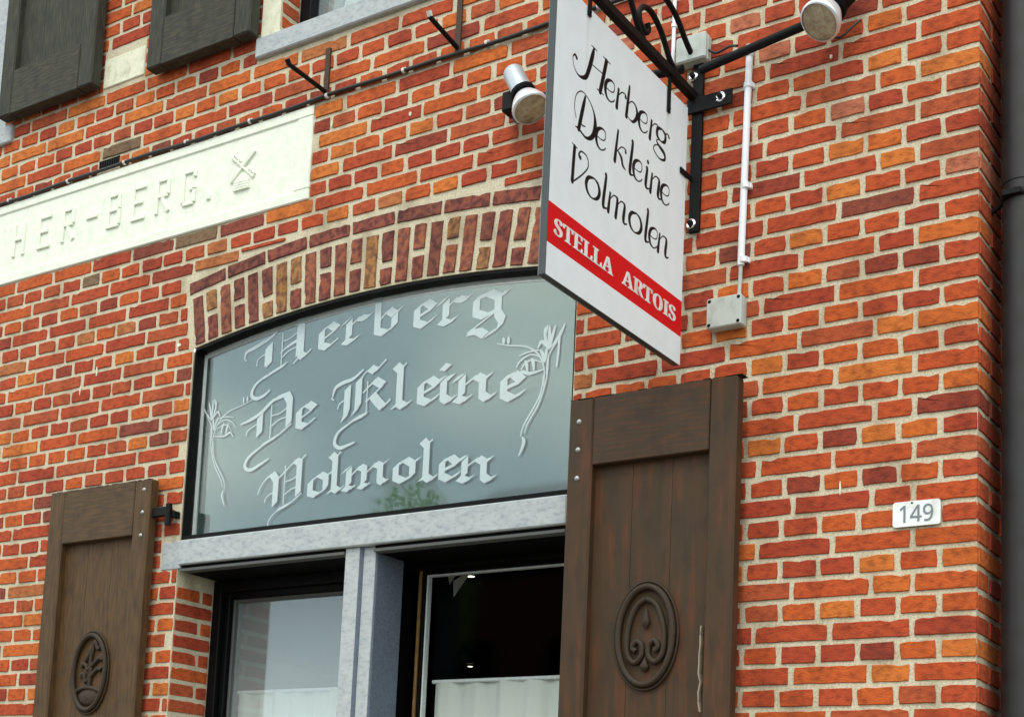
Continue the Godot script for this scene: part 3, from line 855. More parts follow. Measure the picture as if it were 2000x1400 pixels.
func transom(b: Node) -> void:
	var w := holder("transom_window", Vector3(XC, -1.18, -0.06), b)
	tag(w, "arched fanlight pane with the inn's name in pale blackletter")
	var st := new_st()
	ring(st, -2.933, -1.247, -1.176, R0 - 0.002, 0.006, 0.009, 0.016, -0.1, -0.004)
	obj("frame", st, M.frame_black, w)
	st = new_st()
	ring(st, -2.9268, -1.2532, -1.1598, R0 - 0.0115, 0.016, 0.02, 0.01, -0.085, -0.049)
	obj("glazing_bead", st, M.bead, w)
	st = new_st()
	prism(st, arched(-2.925, -1.255, -1.158, R0 - 0.012), -0.046, -0.043)
	obj("glass_pane", st, M.glass, w)
	st = new_st()
	prism(st, arched(-2.925, -1.255, -1.158, R0 - 0.034), -0.0545, -0.0495, Transform3D(Basis(), Vector3(0, -0.37, 0)) * Transform3D(Basis(Vector3.RIGHT, 0.0105), Vector3.ZERO) * Transform3D(Basis(), Vector3(0, 0.37, 0)))
	obj("rear_pane", st, M.coated, w)
	# the lettering on the glass
	sheet(1536, 720, 917.0, Vector2(-2.93, -0.37))
	var xh := 0.089
	write_gothic("Herberg", [-2.705, -2.365, -2.238, -2.112, -1.938, -1.815, -1.69], [-0.514, -2.02, 0.12], xh)
	write_gothic("De", [-2.702, -2.45], [-0.79, -2.05, 0.12], xh)
	write_gothic("Kleine", [-2.262, -1.995, -1.905, -1.808, -1.732, -1.565], [-0.79, -1.98, 0.16], xh)
	write_gothic("Volmolen", [-2.592, -2.372, -2.262, -2.195, -1.99, -1.862, -1.796, -1.702], [-1.052, -2.05, 0.17], 0.081)
	# freesias at either side
	var stems := [
		"-1.575 -0.626 -1.53 -0.64 -1.458 -0.656 -1.41 -0.69 -1.387 -0.741 -1.386 -0.80", "-1.388 -0.76 -1.40 -0.83 -1.453 -0.913 -1.466 -0.952", "-1.372 -0.70 -1.376 -0.77 -1.40 -0.85 -1.44 -0.913 -1.452 -0.945",
		"-1.34 -0.655 -1.372 -0.70 -1.378 -0.76", "-1.40 -0.70 -1.44 -0.685 -1.48 -0.70 -1.495 -0.72", "-1.39 -0.72 -1.43 -0.705 -1.46 -0.71 -1.475 -0.73", "-1.40 -0.675 -1.45 -0.675 -1.485 -0.682",
	]
	var petals := [
		"-1.46 -0.955 -1.452 -0.975 -1.469 -1.017", "-1.385 -0.742 -1.44 -0.748 -1.472 -0.738 -1.489 -0.757", "-1.45 -0.742 -1.455 -0.715 -1.462 -0.702", "-1.425 -0.742 -1.43 -0.712 -1.436 -0.698", "-1.37 -0.68 -1.362 -0.64 -1.35 -0.602",
		"-1.37 -0.68 -1.372 -0.63 -1.372 -0.598", "-1.37 -0.68 -1.385 -0.645 -1.392 -0.605", "-1.366 -0.675 -1.335 -0.64 -1.315 -0.603", "-1.378 -0.672 -1.40 -0.648 -1.414 -0.668", "-1.39 -0.635 -1.385 -0.61 -1.38 -0.597",
		"-1.548 -0.632 -1.55 -0.61", "-1.53 -0.636 -1.53 -0.61", "-1.388 -0.72 -1.395 -0.69 -1.405 -0.675", "-1.385 -0.72 -1.382 -0.69 -1.378 -0.67",
	]
	for mirror in [false, true]:
		for group in [[stems, 0.003, 0.003], [petals, 0.003, 0.009]]:
			for s in group[0]:
				var pts := spline(read(s)[0], 6)
				var wd := []
				for k in pts.size():
					var t := float(k) / (pts.size() - 1)
					wd.append(group[1] + group[2] * sin(PI * t))
					if mirror: wd[k] *= 0.62
					if mirror: pts[k] = Vector2(-4.235 - pts[k].x, pts[k].y - 0.035)
				brush(pts, wd)
	brush([Vector2(-1.333, -0.63), Vector2(-1.336, -0.7), Vector2(-1.34, -0.74)], [0.008, 0.009, 0.006])
	var tex := printed(null, c8(186, 202, 204), true)
	var m := mat(Color.WHITE, 0.75)
	m.albedo_texture = tex
	m.transparency = BaseMaterial3D.TRANSPARENCY_ALPHA
	m.texture_repeat = false
	var x1 := -2.93 + 1536 / 917.0; var y0 := -0.37 - 720 / 917.0
	obj("lettering", panel(Vector3(-2.93, y0, -0.0475), Vector3(x1, y0, -0.0475), Vector3(x1, -0.37, -0.0475), Vector3(-2.93, -0.37, -0.0475)), m, w)

func lower_window(b: Node) -> void:
	var st := new_st()
	bx(st, Vector3(-2.918, -1.275, -0.33), Vector3(-1.242, -1.182, 0.018), 0.004)
	var lintel := obj("stone_lintel", st, M.stone, b)
	st = new_st()
	bx(st, Vector3(-3.022, -1.286, -0.1), Vector3(-2.921, -1.18, 0.004), 0.003)
	obj("stone_end", st, M.stone, lintel)
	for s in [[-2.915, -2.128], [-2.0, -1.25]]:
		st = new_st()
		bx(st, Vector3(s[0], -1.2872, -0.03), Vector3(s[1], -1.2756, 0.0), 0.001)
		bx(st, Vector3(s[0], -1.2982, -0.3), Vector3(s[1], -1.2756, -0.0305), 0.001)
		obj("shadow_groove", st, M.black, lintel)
		st = new_st()
		bx(st, Vector3(s[0], -1.2985, -0.03), Vector3(s[1], -1.2876, 0.008), 0.001)
		obj("drip_strip", st, M.bead_dark, lintel)
	st = new_st()
	prism(st, PackedVector2Array([Vector2(-2.125, 0.16), Vector2(-2.0, 0.16), Vector2(-2.0, 0.018), Vector2(-2.003, 0.014), Vector2(-2.055, 0.012), Vector2(-2.06, 0.004), Vector2(-2.064, 0.0), Vector2(-2.125, 0.0)]), -2.62, -1.2758, Transform3D(Basis(Vector3(1, 0, 0), Vector3(0, 0, -1), Vector3(0, 1, 0)), Vector3.ZERO))
	var mull := obj("stone_mullion", st, M.bluestone, b)
	st = new_st()
	bx(st, Vector3(-2.1255, -2.6, -0.03), Vector3(-2.0645, -1.277, 0.0018), 0.001)
	obj("painted_front", st, M.stone, mull)
	st = new_st()
	bx(st, Vector3(-2.0545, -2.6, -0.04), Vector3(-2.0045, -1.277, -0.0105), 0.001)
	obj("painted_front", st, M.stone, mull)
	st = new_st()
	bx(st, Vector3(-3.0, -2.7, -0.33), Vector3(-1.2, -2.6, 0.06), 0.006)
	obj("window_sill", st, M.stone, b)
	# left casement
	var lw := holder("casement_window", Vector3(-2.5, -2.6, -0.22), b)
	st = new_st()
	var fr := func(st: SurfaceTool, x0: float, x1: float, y0: float, y1: float, wide: float, z0: float, z1: float) -> void:
		bx(st, Vector3(x0, y0, z0), Vector3(x0 + wide, y1, z1), 0.003)
		bx(st, Vector3(x1 - wide, y0, z0), Vector3(x1, y1, z1), 0.003)
		bx(st, Vector3(x0 + wide, y1 - wide, z0), Vector3(x1 - wide, y1, z1 - 0.0005), 0.003)
		bx(st, Vector3(x0 + wide, y0, z0), Vector3(x1 - wide, y0 + wide, z1 - 0.0005), 0.003)
	fr.call(st, -2.936, -2.06, -2.6, -1.2985, 0.042, -0.3, -0.19)
	obj("frame", st, M.frame_black, lw)
	st = new_st()
	fr.call(st, -2.893, -2.08, -2.557, -1.341, 0.022, -0.29, -0.215)
	obj("sash", st, M.frame_black, lw)
	st = new_st()
	fr.call(st, -2.8705, -2.1025, -2.5345, -1.3635, 0.012, -0.262, -0.235)
	obj("glazing_bead", st, M.bead_dark, lw)
	st = new_st()
	bx(st, Vector3(-2.868, -2.53, -0.256), Vector3(-2.105, -1.366, -0.252), 0.0005)
	obj("glass_pane", st, M.silvered, lw)
	# right casement
	var rw := holder("casement_window", Vector3(-1.62, -2.6, -0.22), b)
	st = new_st()
	fr.call(st, -2.064, -1.246, -2.6, -1.2985, 0.02, -0.3, -0.2)
	obj("frame", st, M.black, rw)
	st = new_st()
	fr.call(st, -1.99, -1.268, -2.58, -1.306, 0.012, -0.26, -0.235)
	obj("bare_wood_edge", st, M.raw_wood, rw)
	st = new_st()
	fr.call(st, -1.978, -1.28, -2.568, -1.318, 0.013, -0.29, -0.24)
	obj("sash", st, M.black, rw)
	st = new_st()
	fr.call(st, -1.965, -1.293, -2.555, -1.331, 0.006, -0.275, -0.25)
	obj("glazing_bead", st, M.bead, rw)
	st = new_st()
	bx(st, Vector3(-1.963, -2.55, -0.262), Vector3(-1.295, -1.333, -0.258), 0.0005)
	obj("glass_pane", st, M.clear, rw)

func upper_windows(b: Node) -> void:
	var st := new_st()
	bx(st, Vector3(-2.706, 0.655, -0.3), Vector3(-1.45, 0.736, 0.022), 0.005)
	var sill := obj("upper_sill", st, M.stone, b)
	st = new_st()
	bx(st, Vector3(-2.696, 0.7365, -0.06), Vector3(-2.6035, 0.902, 0.006), 0.003)
	obj("jamb_stone", st, M.cream, b)
	st = new_st()
	bx(st, Vector3(-3.578, 0.776, -0.06), Vector3(-3.336, 0.903, 0.006), 0.003)
	obj("jamb_stone", st, M.cream, b)
	st = new_st()
	bx(st, Vector3(-5.0, 0.684, -0.2), Vector3(-4.142, 0.767, 0.02), 0.005)
	obj("upper_sill", st, M.stone, b)
	st = new_st()
	bx(st, Vector3(-4.6, 0.7675, -0.1), Vector3(-4.2, 1.7, 0.007), 0.003)
	obj("jamb_stone", st, M.stone, b)
	var w := holder("upper_window", Vector3(-2.08, 0.74, -0.13), b)
	st = new_st()
	for s in [[-2.598, -2.545], [-1.615, -1.562]]: bx(st, Vector3(s[0], 0.7365, -0.2), Vector3(s[1], 2.19, -0.095), 0.003)
	bx(st, Vector3(-2.545, 0.7365, -0.2), Vector3(-1.615, 0.775, -0.0955), 0.003)
	obj("frame", st, M.frame_black, w)
	st = new_st()
	bx(st, Vector3(-2.546, 0.774, -0.144), Vector3(-1.614, 2.19, -0.14), 0.0005)
	obj("glass_pane", st, M.silvered, w)

func medallion(parent: Node, c: Vector3, kind: int) -> void:
	var st := new_st()
	var loop := []
	for i in 49:
		var a := TAU * i / 48
		loop.append(c + Vector3(cos(a) * 0.089, sin(a) * 0.143, 0.003))
	tube(st, loop, 0.0095, 8)
	var outer := []
	for i in 49:
		var a := TAU * i / 48
		outer.append(c + Vector3(cos(a) * 0.104, sin(a) * 0.158, -0.0005))
	tube(st, outer, 0.0035, 6)
	var m := obj("carved_medallion", st, M.carved, parent)
	st = new_st()
	if kind == 0:   # a sprig with zigzag leaves over a half round
		for p in [[[0.0, -0.055], [0.005, 0.0], [0.0, 0.05], [0.012, 0.1]], [[-0.05, -0.02], [-0.042, -0.004], [-0.03, -0.008], [-0.022, -0.035], [0.01, -0.012], [0.04, 0.012], [0.062, 0.008]], [[-0.05, 0.02], [-0.04, 0.036], [-0.022, 0.026], [-0.012, 0.012], [0.02, 0.035], [0.05, 0.055], [0.066, 0.045]], [[-0.03, 0.045], [-0.01, 0.07], [0.01, 0.1], [0.02, 0.12], [0.035, 0.09], [0.05, 0.1]], [[-0.068, -0.07], [-0.03, -0.058], [0.02, -0.06], [0.062, -0.074]]]:
			var q := []
			for a in p: q.append(c + Vector3(a[0], a[1], -0.002))
			tube(st, spline(q, 5), 0.0085, 7)
		var dome := Transform3D(Basis(Vector3(0.058, 0, 0), Vector3(0, 0, 0.012), Vector3(0, -0.034, 0)), c + Vector3(0, -0.095, -0.006))
		lathe(st, [Vector2(1, 0), Vector2(0.9, 0.5), Vector2(0.6, 0.85), Vector2(0.001, 1)], dome, 16)
	else:   # a pointed loop that curls into two scrolls, a bud inside
		for sx in [-1.0, 1.0]:
			var q := []
			for a in [[0.0, 0.108], [0.034, 0.085], [0.058, 0.02], [0.058, -0.05], [0.035, -0.078], [0.012, -0.06], [0.012, -0.028], [0.03, -0.016], [0.042, -0.034], [0.03, -0.046]]: q.append(c + Vector3(a[0] * sx, a[1], 0.0))
			tube(st, spline(q, 5), 0.0085, 8)
		for d in [[0.045, 0.0135, 0.03], [-0.088, 0.015, 0.02]]:
			lathe(st, [Vector2(0.001, -1), Vector2(0.8, -0.5), Vector2(1, -0.1), Vector2(0.5, 0.6), Vector2(0.001, 1.4)], Transform3D(Basis(Vector3(d[1], 0, 0), Vector3(0, d[2], 0), Vector3(0, 0, 0.012)), c + Vector3(0, d[0], 0)), 12)
	obj("carving", st, M.carved, m)

func shutters(b: Node) -> void:
	# [left, right, bottom, top, back, front, kind, label]
	var list := [
		[-3.61, -3.042, -2.6, -0.945, 0.02, 0.065, 0, "olive brown shutter carved with a leafy sprig, left of the window"],
		[-1.2, -0.646, -2.6, -0.914, 0.043, 0.09, 1, "reddish brown shutter carved with twin scrolls, right of the window"],
		[-4.175, -3.578, 0.772, 2.2, 0.015, 0.07, 2, "weathered dark grey shutter at the upper left"],
		[-3.252, -2.694, 0.738, 2.2, 0.015, 0.07, 3, "weathered grey brown shutter beside the upper window"],
	]
	for s in list:
		var kind: int = s[6]
		var x0: float = s[0]; var x1: float = s[1]; var y0: float = s[2]; var y1: float = s[3]; var z0: float = s[4]; var z1: float = s[5]
		var h := holder("shutter", Vector3((x0 + x1) / 2, y0, z0), b)
		tag(h, s[7])
		var stile: StandardMaterial3D = [M.wood, M.wood_red, M.wood_grey, M.wood_grey][kind]
		var rail: StandardMaterial3D = [M.wood_rail_olive, M.wood_rail, M.wood_grey_rail, M.wood_grey_rail][kind]
		var sw := 0.085
		var top := 0.21 if kind < 2 else 0.2
		var low := 0.2
		for e in [[x0, x0 + sw], [x1 - sw, x1]]:
			var st := new_st()
			bx(st, Vector3(e[0], y0, z0), Vector3(e[1], y1, z1), 0.006)
			obj("stile", st, stile, h)
		for e in [[y1 - top, y1], [y0, y0 + low]]:
			var st := new_st()
			bx(st, Vector3(x0 + sw + 0.0006, e[0], z0 + 0.001), Vector3(x1 - sw - 0.0006, e[1], z1 - 0.0006), 0.003)
			obj("rail", st, rail, h)
		var n := 3
		for i in n:
			var a := x0 + sw - 0.004 + (x1 - x0 - 2 * sw + 0.008) * i / n; var c := x0 + sw - 0.004 + (x1 - x0 - 2 * sw + 0.008) * (i + 1) / n
			var st := new_st()
			bx(st, Vector3(a + 0.0005, y0 + low - 0.01, z0 + 0.003), Vector3(c - 0.0005, y1 - top + 0.01, z1 - 0.03 - 0.0002 * (i % 2)), 0.0003)
			obj("plank", st, stile, h)
		if kind < 2:
			medallion(h, Vector3(x0 + 0.286 if kind == 0 else -0.925, -1.665 if kind == 0 else -1.645, z1 - 0.023), kind)
			for y in [-0.985, -1.072, -1.16]:
				for x in ([x1 - 0.034] if kind == 0 else [x0 + 0.036]):
					var st := new_st()
					lathe(st, [Vector2(0.0085, 0), Vector2(0.008, 0.002), Vector2(0.005, 0.0045), Vector2(0.0005, 0.0055)], Transform3D(Basis(Vector3(1, 0, 0), Vector3(0, 0, 1), Vector3(0, -1, 0)), Vector3(x, y, z1 - 0.0005)), 12)
					obj("rivet", st, M.steel, h)
			var st := new_st()
			for i in 26:
				var x := x0 + (x1 - x0) * (i + rng.randf()) / 26
				var r := rng.randf_range(0.004, 0.012)
				bx(st, Vector3(x - r * 1.6, y1 - 0.001, z0 + 0.004), Vector3(x + r * 1.6, y1 + 0.0006 + rng.randf() * 0.0012, z1 - rng.randf() * 0.006), 0.001)
			obj("moss", st, M.moss, h)
		if kind == 0:
			var st := new_st()
			bx(st, Vector3(x1 + 0.0005, -1.09, 0.03), Vector3(-2.95, -1.055, 0.05), 0.003)
			tube(st, [Vector3(-2.962, -1.125, 0.04), Vector3(-2.962, -1.045, 0.04)], 0.012, 12)
			bx(st, Vector3(-2.962, -1.095, 0.002), Vector3(-2.94, -1.07, 0.035), 0.002)
			obj("hinge", st, M.iron, h)
		if kind == 1:
			var st := new_st()
			var prev := Vector2(x1 - 0.0925, -1.63)
			for i in 9:
				var nx := Vector2(x1 - 0.0925 + rng.randf_range(-0.004, 0.004), prev.y - 0.027)
				var wd := 0.0006 + 0.0016 * absf(sin(i * 1.3))
				prism(st, PackedVector2Array([Vector2(prev.x - 0.002, prev.y), Vector2(nx.x - wd, nx.y), Vector2(nx.x + wd, nx.y), Vector2(prev.x + 0.002, prev.y)]), z1 - 0.03, z1 + 0.0003)
				prev = nx
			obj("filled_crack", st, M.filler, h)

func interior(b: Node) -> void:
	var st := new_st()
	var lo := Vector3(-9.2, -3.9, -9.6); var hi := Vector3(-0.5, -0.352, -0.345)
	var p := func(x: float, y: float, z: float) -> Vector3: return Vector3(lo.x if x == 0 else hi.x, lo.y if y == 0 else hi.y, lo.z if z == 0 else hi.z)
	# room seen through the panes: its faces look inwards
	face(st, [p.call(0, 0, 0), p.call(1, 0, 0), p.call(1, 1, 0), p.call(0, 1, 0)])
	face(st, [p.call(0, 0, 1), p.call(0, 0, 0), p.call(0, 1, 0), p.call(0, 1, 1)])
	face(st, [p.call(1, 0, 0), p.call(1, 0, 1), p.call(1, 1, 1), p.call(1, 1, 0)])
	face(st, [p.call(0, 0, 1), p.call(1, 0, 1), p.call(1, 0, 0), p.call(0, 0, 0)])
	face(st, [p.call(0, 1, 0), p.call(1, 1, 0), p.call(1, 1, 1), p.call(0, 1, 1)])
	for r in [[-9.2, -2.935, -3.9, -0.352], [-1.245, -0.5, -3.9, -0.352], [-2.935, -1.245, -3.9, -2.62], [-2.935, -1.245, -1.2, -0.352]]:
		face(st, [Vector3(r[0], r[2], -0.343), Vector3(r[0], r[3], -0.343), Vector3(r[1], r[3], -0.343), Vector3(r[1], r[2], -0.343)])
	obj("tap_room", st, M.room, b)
	st = new_st()   # the room behind the upper window
	for q in [[Vector3(-3.2, 0.5, -2.4), Vector3(-1.0, 0.5, -2.4), Vector3(-1.0, 2.39, -2.4), Vector3(-3.2, 2.39, -2.4)], [Vector3(-3.2, 0.5, -0.345), Vector3(-3.2, 0.5, -2.4), Vector3(-3.2, 2.39, -2.4), Vector3(-3.2, 2.39, -0.345)], [Vector3(-1.0, 0.5, -2.4), Vector3(-1.0, 0.5, -0.345), Vector3(-1.0, 2.39, -0.345), Vector3(-1.0, 2.39, -2.4)], [Vector3(-3.2, 2.39, -2.4), Vector3(-1.0, 2.39, -2.4), Vector3(-1.0, 2.39, -0.345), Vector3(-3.2, 2.39, -0.345)], [Vector3(-3.2, 0.5, -0.345), Vector3(-1.0, 0.5, -0.345), Vector3(-1.0, 0.5, -2.4), Vector3(-3.2, 0.5, -2.4)]]:
		face(st, q)
	obj("upper_room", st, M.room, b)

func curtain(called: String, label: String, x0: float, x1: float, y0: float, y1: float, z: float, folds: float) -> void:
	var t := thing(called, label, "curtain", Vector3((x0 + x1) / 2, y0, z))
	var st := new_st()
	st.set_smooth_group(0)
	var n := 90
	var pts := []
	for i in n + 1:
		var x := x0 + (x1 - x0) * i / n
		pts.append(Vector3(x, 0, z + 0.006 * sin(x * folds) + 0.004 * sin(x * folds * 0.37 + 1.0) + 0.002 * sin(x * folds * 2.3)))
	for i in n:
		var a: Vector3 = pts[i]; var b: Vector3 = pts[i + 1]
		face(st, [Vector3(a.x, y0, a.z), Vector3(b.x, y0, b.z), Vector3(b.x, y1, b.z), Vector3(a.x, y1, a.z)])
	obj("cloth", st, M.curtain, t)
	st = new_st()
	tube(st, [Vector3(x0 - 0.01, y1 - 0.004, z + 0.002), Vector3(x1 + 0.01, y1 - 0.004, z + 0.002)], 0.007, 10)
	obj("rod", st, M.bead, t)

# ---------------------------------------------------------------- fittings on the wall
func hanging_sign() -> void:
	var X := -0.85
	var z0 := 0.052; var z1 := 0.797; var y0 := -0.845; var y1 := -0.045
	var t := thing("hanging_sign", "white hanging sign with black lettering and a red band, at right angles to the wall", "sign", Vector3(X, y1, (z0 + z1) / 2))
	var st := new_st()
	bx(st, Vector3(X - 0.022, y0, z0), Vector3(X - 0.001, y1, z1), 0.002)
	obj("panel", st, M.sign_edge, t)
	sheet(764, 820, 1024.0, Vector2(0, y1))
	var u := func(z: float) -> float: return z1 - z
	write_slender("Herberg", [u.call(0.712), u.call(0.545), u.call(0.482), u.call(0.432), u.call(0.354), u.call(0.288), u.call(0.25)], -0.2475, 0.06)
	write_slender("De", [u.call(0.70), u.call(0.583)], -0.404, 0.06)
	write_slender("kleine", [u.call(0.483), u.call(0.402), u.call(0.375), u.call(0.308), u.call(0.274), u.call(0.208)], -0.402, 0.06)
	write_slender("Volmolen", [u.call(0.712), u.call(0.625), u.call(0.54), u.call(0.506), u.call(0.388), u.call(0.299), u.call(0.269), u.call(0.216)], -0.557, 0.058)
	var dirt := FastNoiseLite.new()
	dirt.seed = 8; dirt.frequency = 0.012; dirt.fractal_octaves = 4
	var paper := func(x: int, y: int) -> Color:
		var v := y1 - y / 1024.0
		var g := 0.985 + 0.02 * dirt.get_noise_2d(x, y * 0.6)
		for h in [0.155, 0.617]:   # run-off below the two hangers
			var w := absf(x / 1024.0 - h) / 0.012
			if w < 1.0: g -= 0.07 * (1.0 - w) * exp((v + 0.12) * 5.0) * (0.6 + 0.4 * dirt.get_noise_2d(x * 6.0, y * 0.5))
		var c := c8(222, 20, 26) if v < -0.651 and v > -0.7595 else c8(238, 248, 255)
		return Color(c.r * g, c.g * g, c.b * (g - 0.004))
	var m := mat(Color.WHITE, 0.55)
	m.metallic_specular = 0.3
	m.albedo_texture = printed(paper, c8(16, 16, 18))
	m.texture_repeat = false
	obj("printed_face", panel(Vector3(X, y0, z1), Vector3(X, y0, z0), Vector3(X, y1, z0), Vector3(X, y1, z1)), m, t)
	var back := mat(c8(226, 236, 240), 0.4)
	obj("rear_face", panel(Vector3(X - 0.023, y0, z0), Vector3(X - 0.023, y0, z1), Vector3(X - 0.023, y1, z1), Vector3(X - 0.023, y1, z0)), back, t)
	var f := SystemFont.new()
	f.font_names = ["Droid Serif"]
	f.font_weight = 700
	for w in [["STELLA", 0.768, 0.462], ["ARTOIS", 0.412, 0.09]]:
		var tm := TextMesh.new()
		tm.text = w[0]; tm.font = f; tm.font_size = 64; tm.pixel_size = 0.001; tm.depth = 0.0012; tm.curve_step = 1.0
		var box := tm.get_aabb()
		var sx: float = (w[1] - w[2] - 0.003) / box.size.x; var sy := 0.045 / box.size.y
		for k in 4:
			var o := obj("red_band_lettering", tm, M.plate, t)
			var c := Vector3(X + 0.0008 + 0.00012 * k, -0.706, (w[1] + w[2]) / 2 + [0.0014, -0.0014, 0.0005, -0.0005][k])
			var turn := Basis(Vector3(0, 0, -1), Vector3(0, 1, 0), Vector3(1, 0, 0))
			o.transform = Transform3D(turn * Basis.from_scale(Vector3(sx, sy, 1)), c - t.position - turn * Vector3(box.get_center().x * sx, box.get_center().y * sy, 0))

func sign_bracket() -> void:
	var X := -0.836
	var t := thing("sign_bracket", "black wrought iron bracket with scrolls, bolted to the wall above the hanging sign", "bracket", Vector3(X, -0.44, 0))
	var st := new_st()
	bx(st, Vector3(X - 0.017, -0.425, 0.006), Vector3(X + 0.017, 0.135, 0.02), 0.002)
	obj("wall_bar", st, M.iron, t)
	st = new_st()
	bx(st, Vector3(X - 0.03, -0.052, 0.02), Vector3(X + 0.118, -0.004, 0.03), 0.002)
	obj("wall_bar", st, M.iron, t)
	st = new_st()
	bx(st, Vector3(X - 0.024, -0.008, 0.006), Vector3(X + 0.0, 0.018, 1.0), 0.002)
	obj("arm", st, M.iron, t)
	for s in [[0.642, -0.072], [0.18, -0.122]]:
		st = new_st()
		bx(st, Vector3(-0.8485, s[1], s[0] - 0.0085), Vector3(-0.844, 0.004, s[0] + 0.0085), 0.001)
		lathe(st, [Vector2(0.005, 0), Vector2(0.004, 0.003), Vector2(0.0005, 0.004)], Transform3D(Basis(Vector3(0, 1, 0), Vector3(1, 0, 0), Vector3(0, 0, -1)), Vector3(-0.844, s[1] + 0.012, s[0])), 10)
		obj("hanger", st, M.iron, t)
	st = new_st()
	bx(st, Vector3(-0.8485, -0.268, 0.022), Vector3(-0.844, -0.25, 0.095), 0.001)
	obj("side_clip", st, M.iron, t)
	for p in [[[0.13, 0.018], [0.178, 0.04], [0.213, 0.075], [0.25, 0.105], [0.3, 0.125], [0.345, 0.118], [0.372, 0.09], [0.366, 0.06], [0.335, 0.046], [0.315, 0.062], [0.325, 0.08]], [[0.34, 0.02], [0.375, 0.04], [0.42, 0.09], [0.47, 0.14], [0.54, 0.16], [0.6, 0.13], [0.62, 0.09], [0.59, 0.06], [0.56, 0.075]], [[0.02, 0.12], [0.08, 0.15], [0.16, 0.2], [0.26, 0.215], [0.36, 0.19]]]:
		st = new_st()
		var q := []
		for a in p: q.append(Vector3(X - 0.012, a[1], a[0]))
		tube(st, spline(q, 6), 0.0085, 8)
		obj("scroll", st, M.iron, t)
	for p in [[X - 0.016, 0.073, 0.02], [X + 0.082, -0.024, 0.03], [X - 0.008, -0.398, 0.02]]:
		st = new_st()
		var b := Transform3D(Basis(Vector3(1, 0, 0), Vector3(0, 0, 1), Vector3(0, -1, 0)), Vector3(p[0], p[1], p[2]))
		lathe(st, [Vector2(0.0155, 0), Vector2(0.0155, 0.0025), Vector2(0.0085, 0.0028)], b, 18)
		var o := obj("washer", st, M.chrome, t)
		st = new_st()
		lathe(st, [Vector2(0.0085, 0.002), Vector2(0.0085, 0.012), Vector2(0.007, 0.013), Vector2(0.0005, 0.0135)], b, 6)
		obj("bolt", st, M.iron, o)

func floodlight(label: String, hub: Vector3, lens: Vector3, aim: Vector3, knuckle: Vector3, sleeve: StandardMaterial3D) -> void:
	var t := thing("floodlight", label, "lamp", hub, "lamps lighting the hanging sign")
	var y := -aim.normalized()   # from the lens back along the lamp
	var x := y.cross(Vector3.UP).normalized()
	var tr := Transform3D(Basis(x, y, x.cross(y)), lens)
	var st := new_st()
	lathe(st, [Vector2(0.0005, -0.004), Vector2(0.03, -0.003), Vector2(0.056, 0.0)], tr, 32)
	obj("lens", st, M.lamp_glass, t)
	st = new_st()
	lathe(st, [Vector2(0.055, -0.003), Vector2(0.0605, -0.001), Vector2(0.0605, 0.009), Vector2(0.058, 0.016), Vector2(0.05, 0.034), Vector2(0.039, 0.052), Vector2(0.034, 0.058)], tr, 32)
	obj("reflector", st, M.bowl, t)
	st = new_st()
	lathe(st, [Vector2(0.035, 0.052), Vector2(0.042, 0.054), Vector2(0.042, 0.078), Vector2(0.035, 0.08)], tr, 28)
	obj("collar", st, M.black, t)
	st = new_st()
	lathe(st, [Vector2(0.034, 0.074), Vector2(0.0345, 0.172), Vector2(0.03, 0.18), Vector2(0.0005, 0.182)], tr, 28)
	obj("sleeve", st, sleeve, t)
	st = new_st()
	bx(st, knuckle - Vector3(0.024, 0.04, 0.03), knuckle + Vector3(0.024, 0.03, 0.03), 0.006)
	obj("knuckle", st, M.iron, t)
	st = new_st()
	tube(st, [hub, hub.lerp(knuckle, 0.6), knuckle], 0.0135, 12)
	obj("arm", st, M.iron, t)
	st = new_st()
	tube(st, spline([knuckle + Vector3(0, -0.03, 0.0), knuckle + Vector3(0.012, -0.065, 0.0), knuckle + Vector3(0.04, -0.078, 0.0), knuckle + Vector3(0.07, -0.05, -0.01), knuckle + Vector3(0.09, -0.03, -0.02)], 6), 0.0035, 7)
	obj("flex", st, M.cable, t)

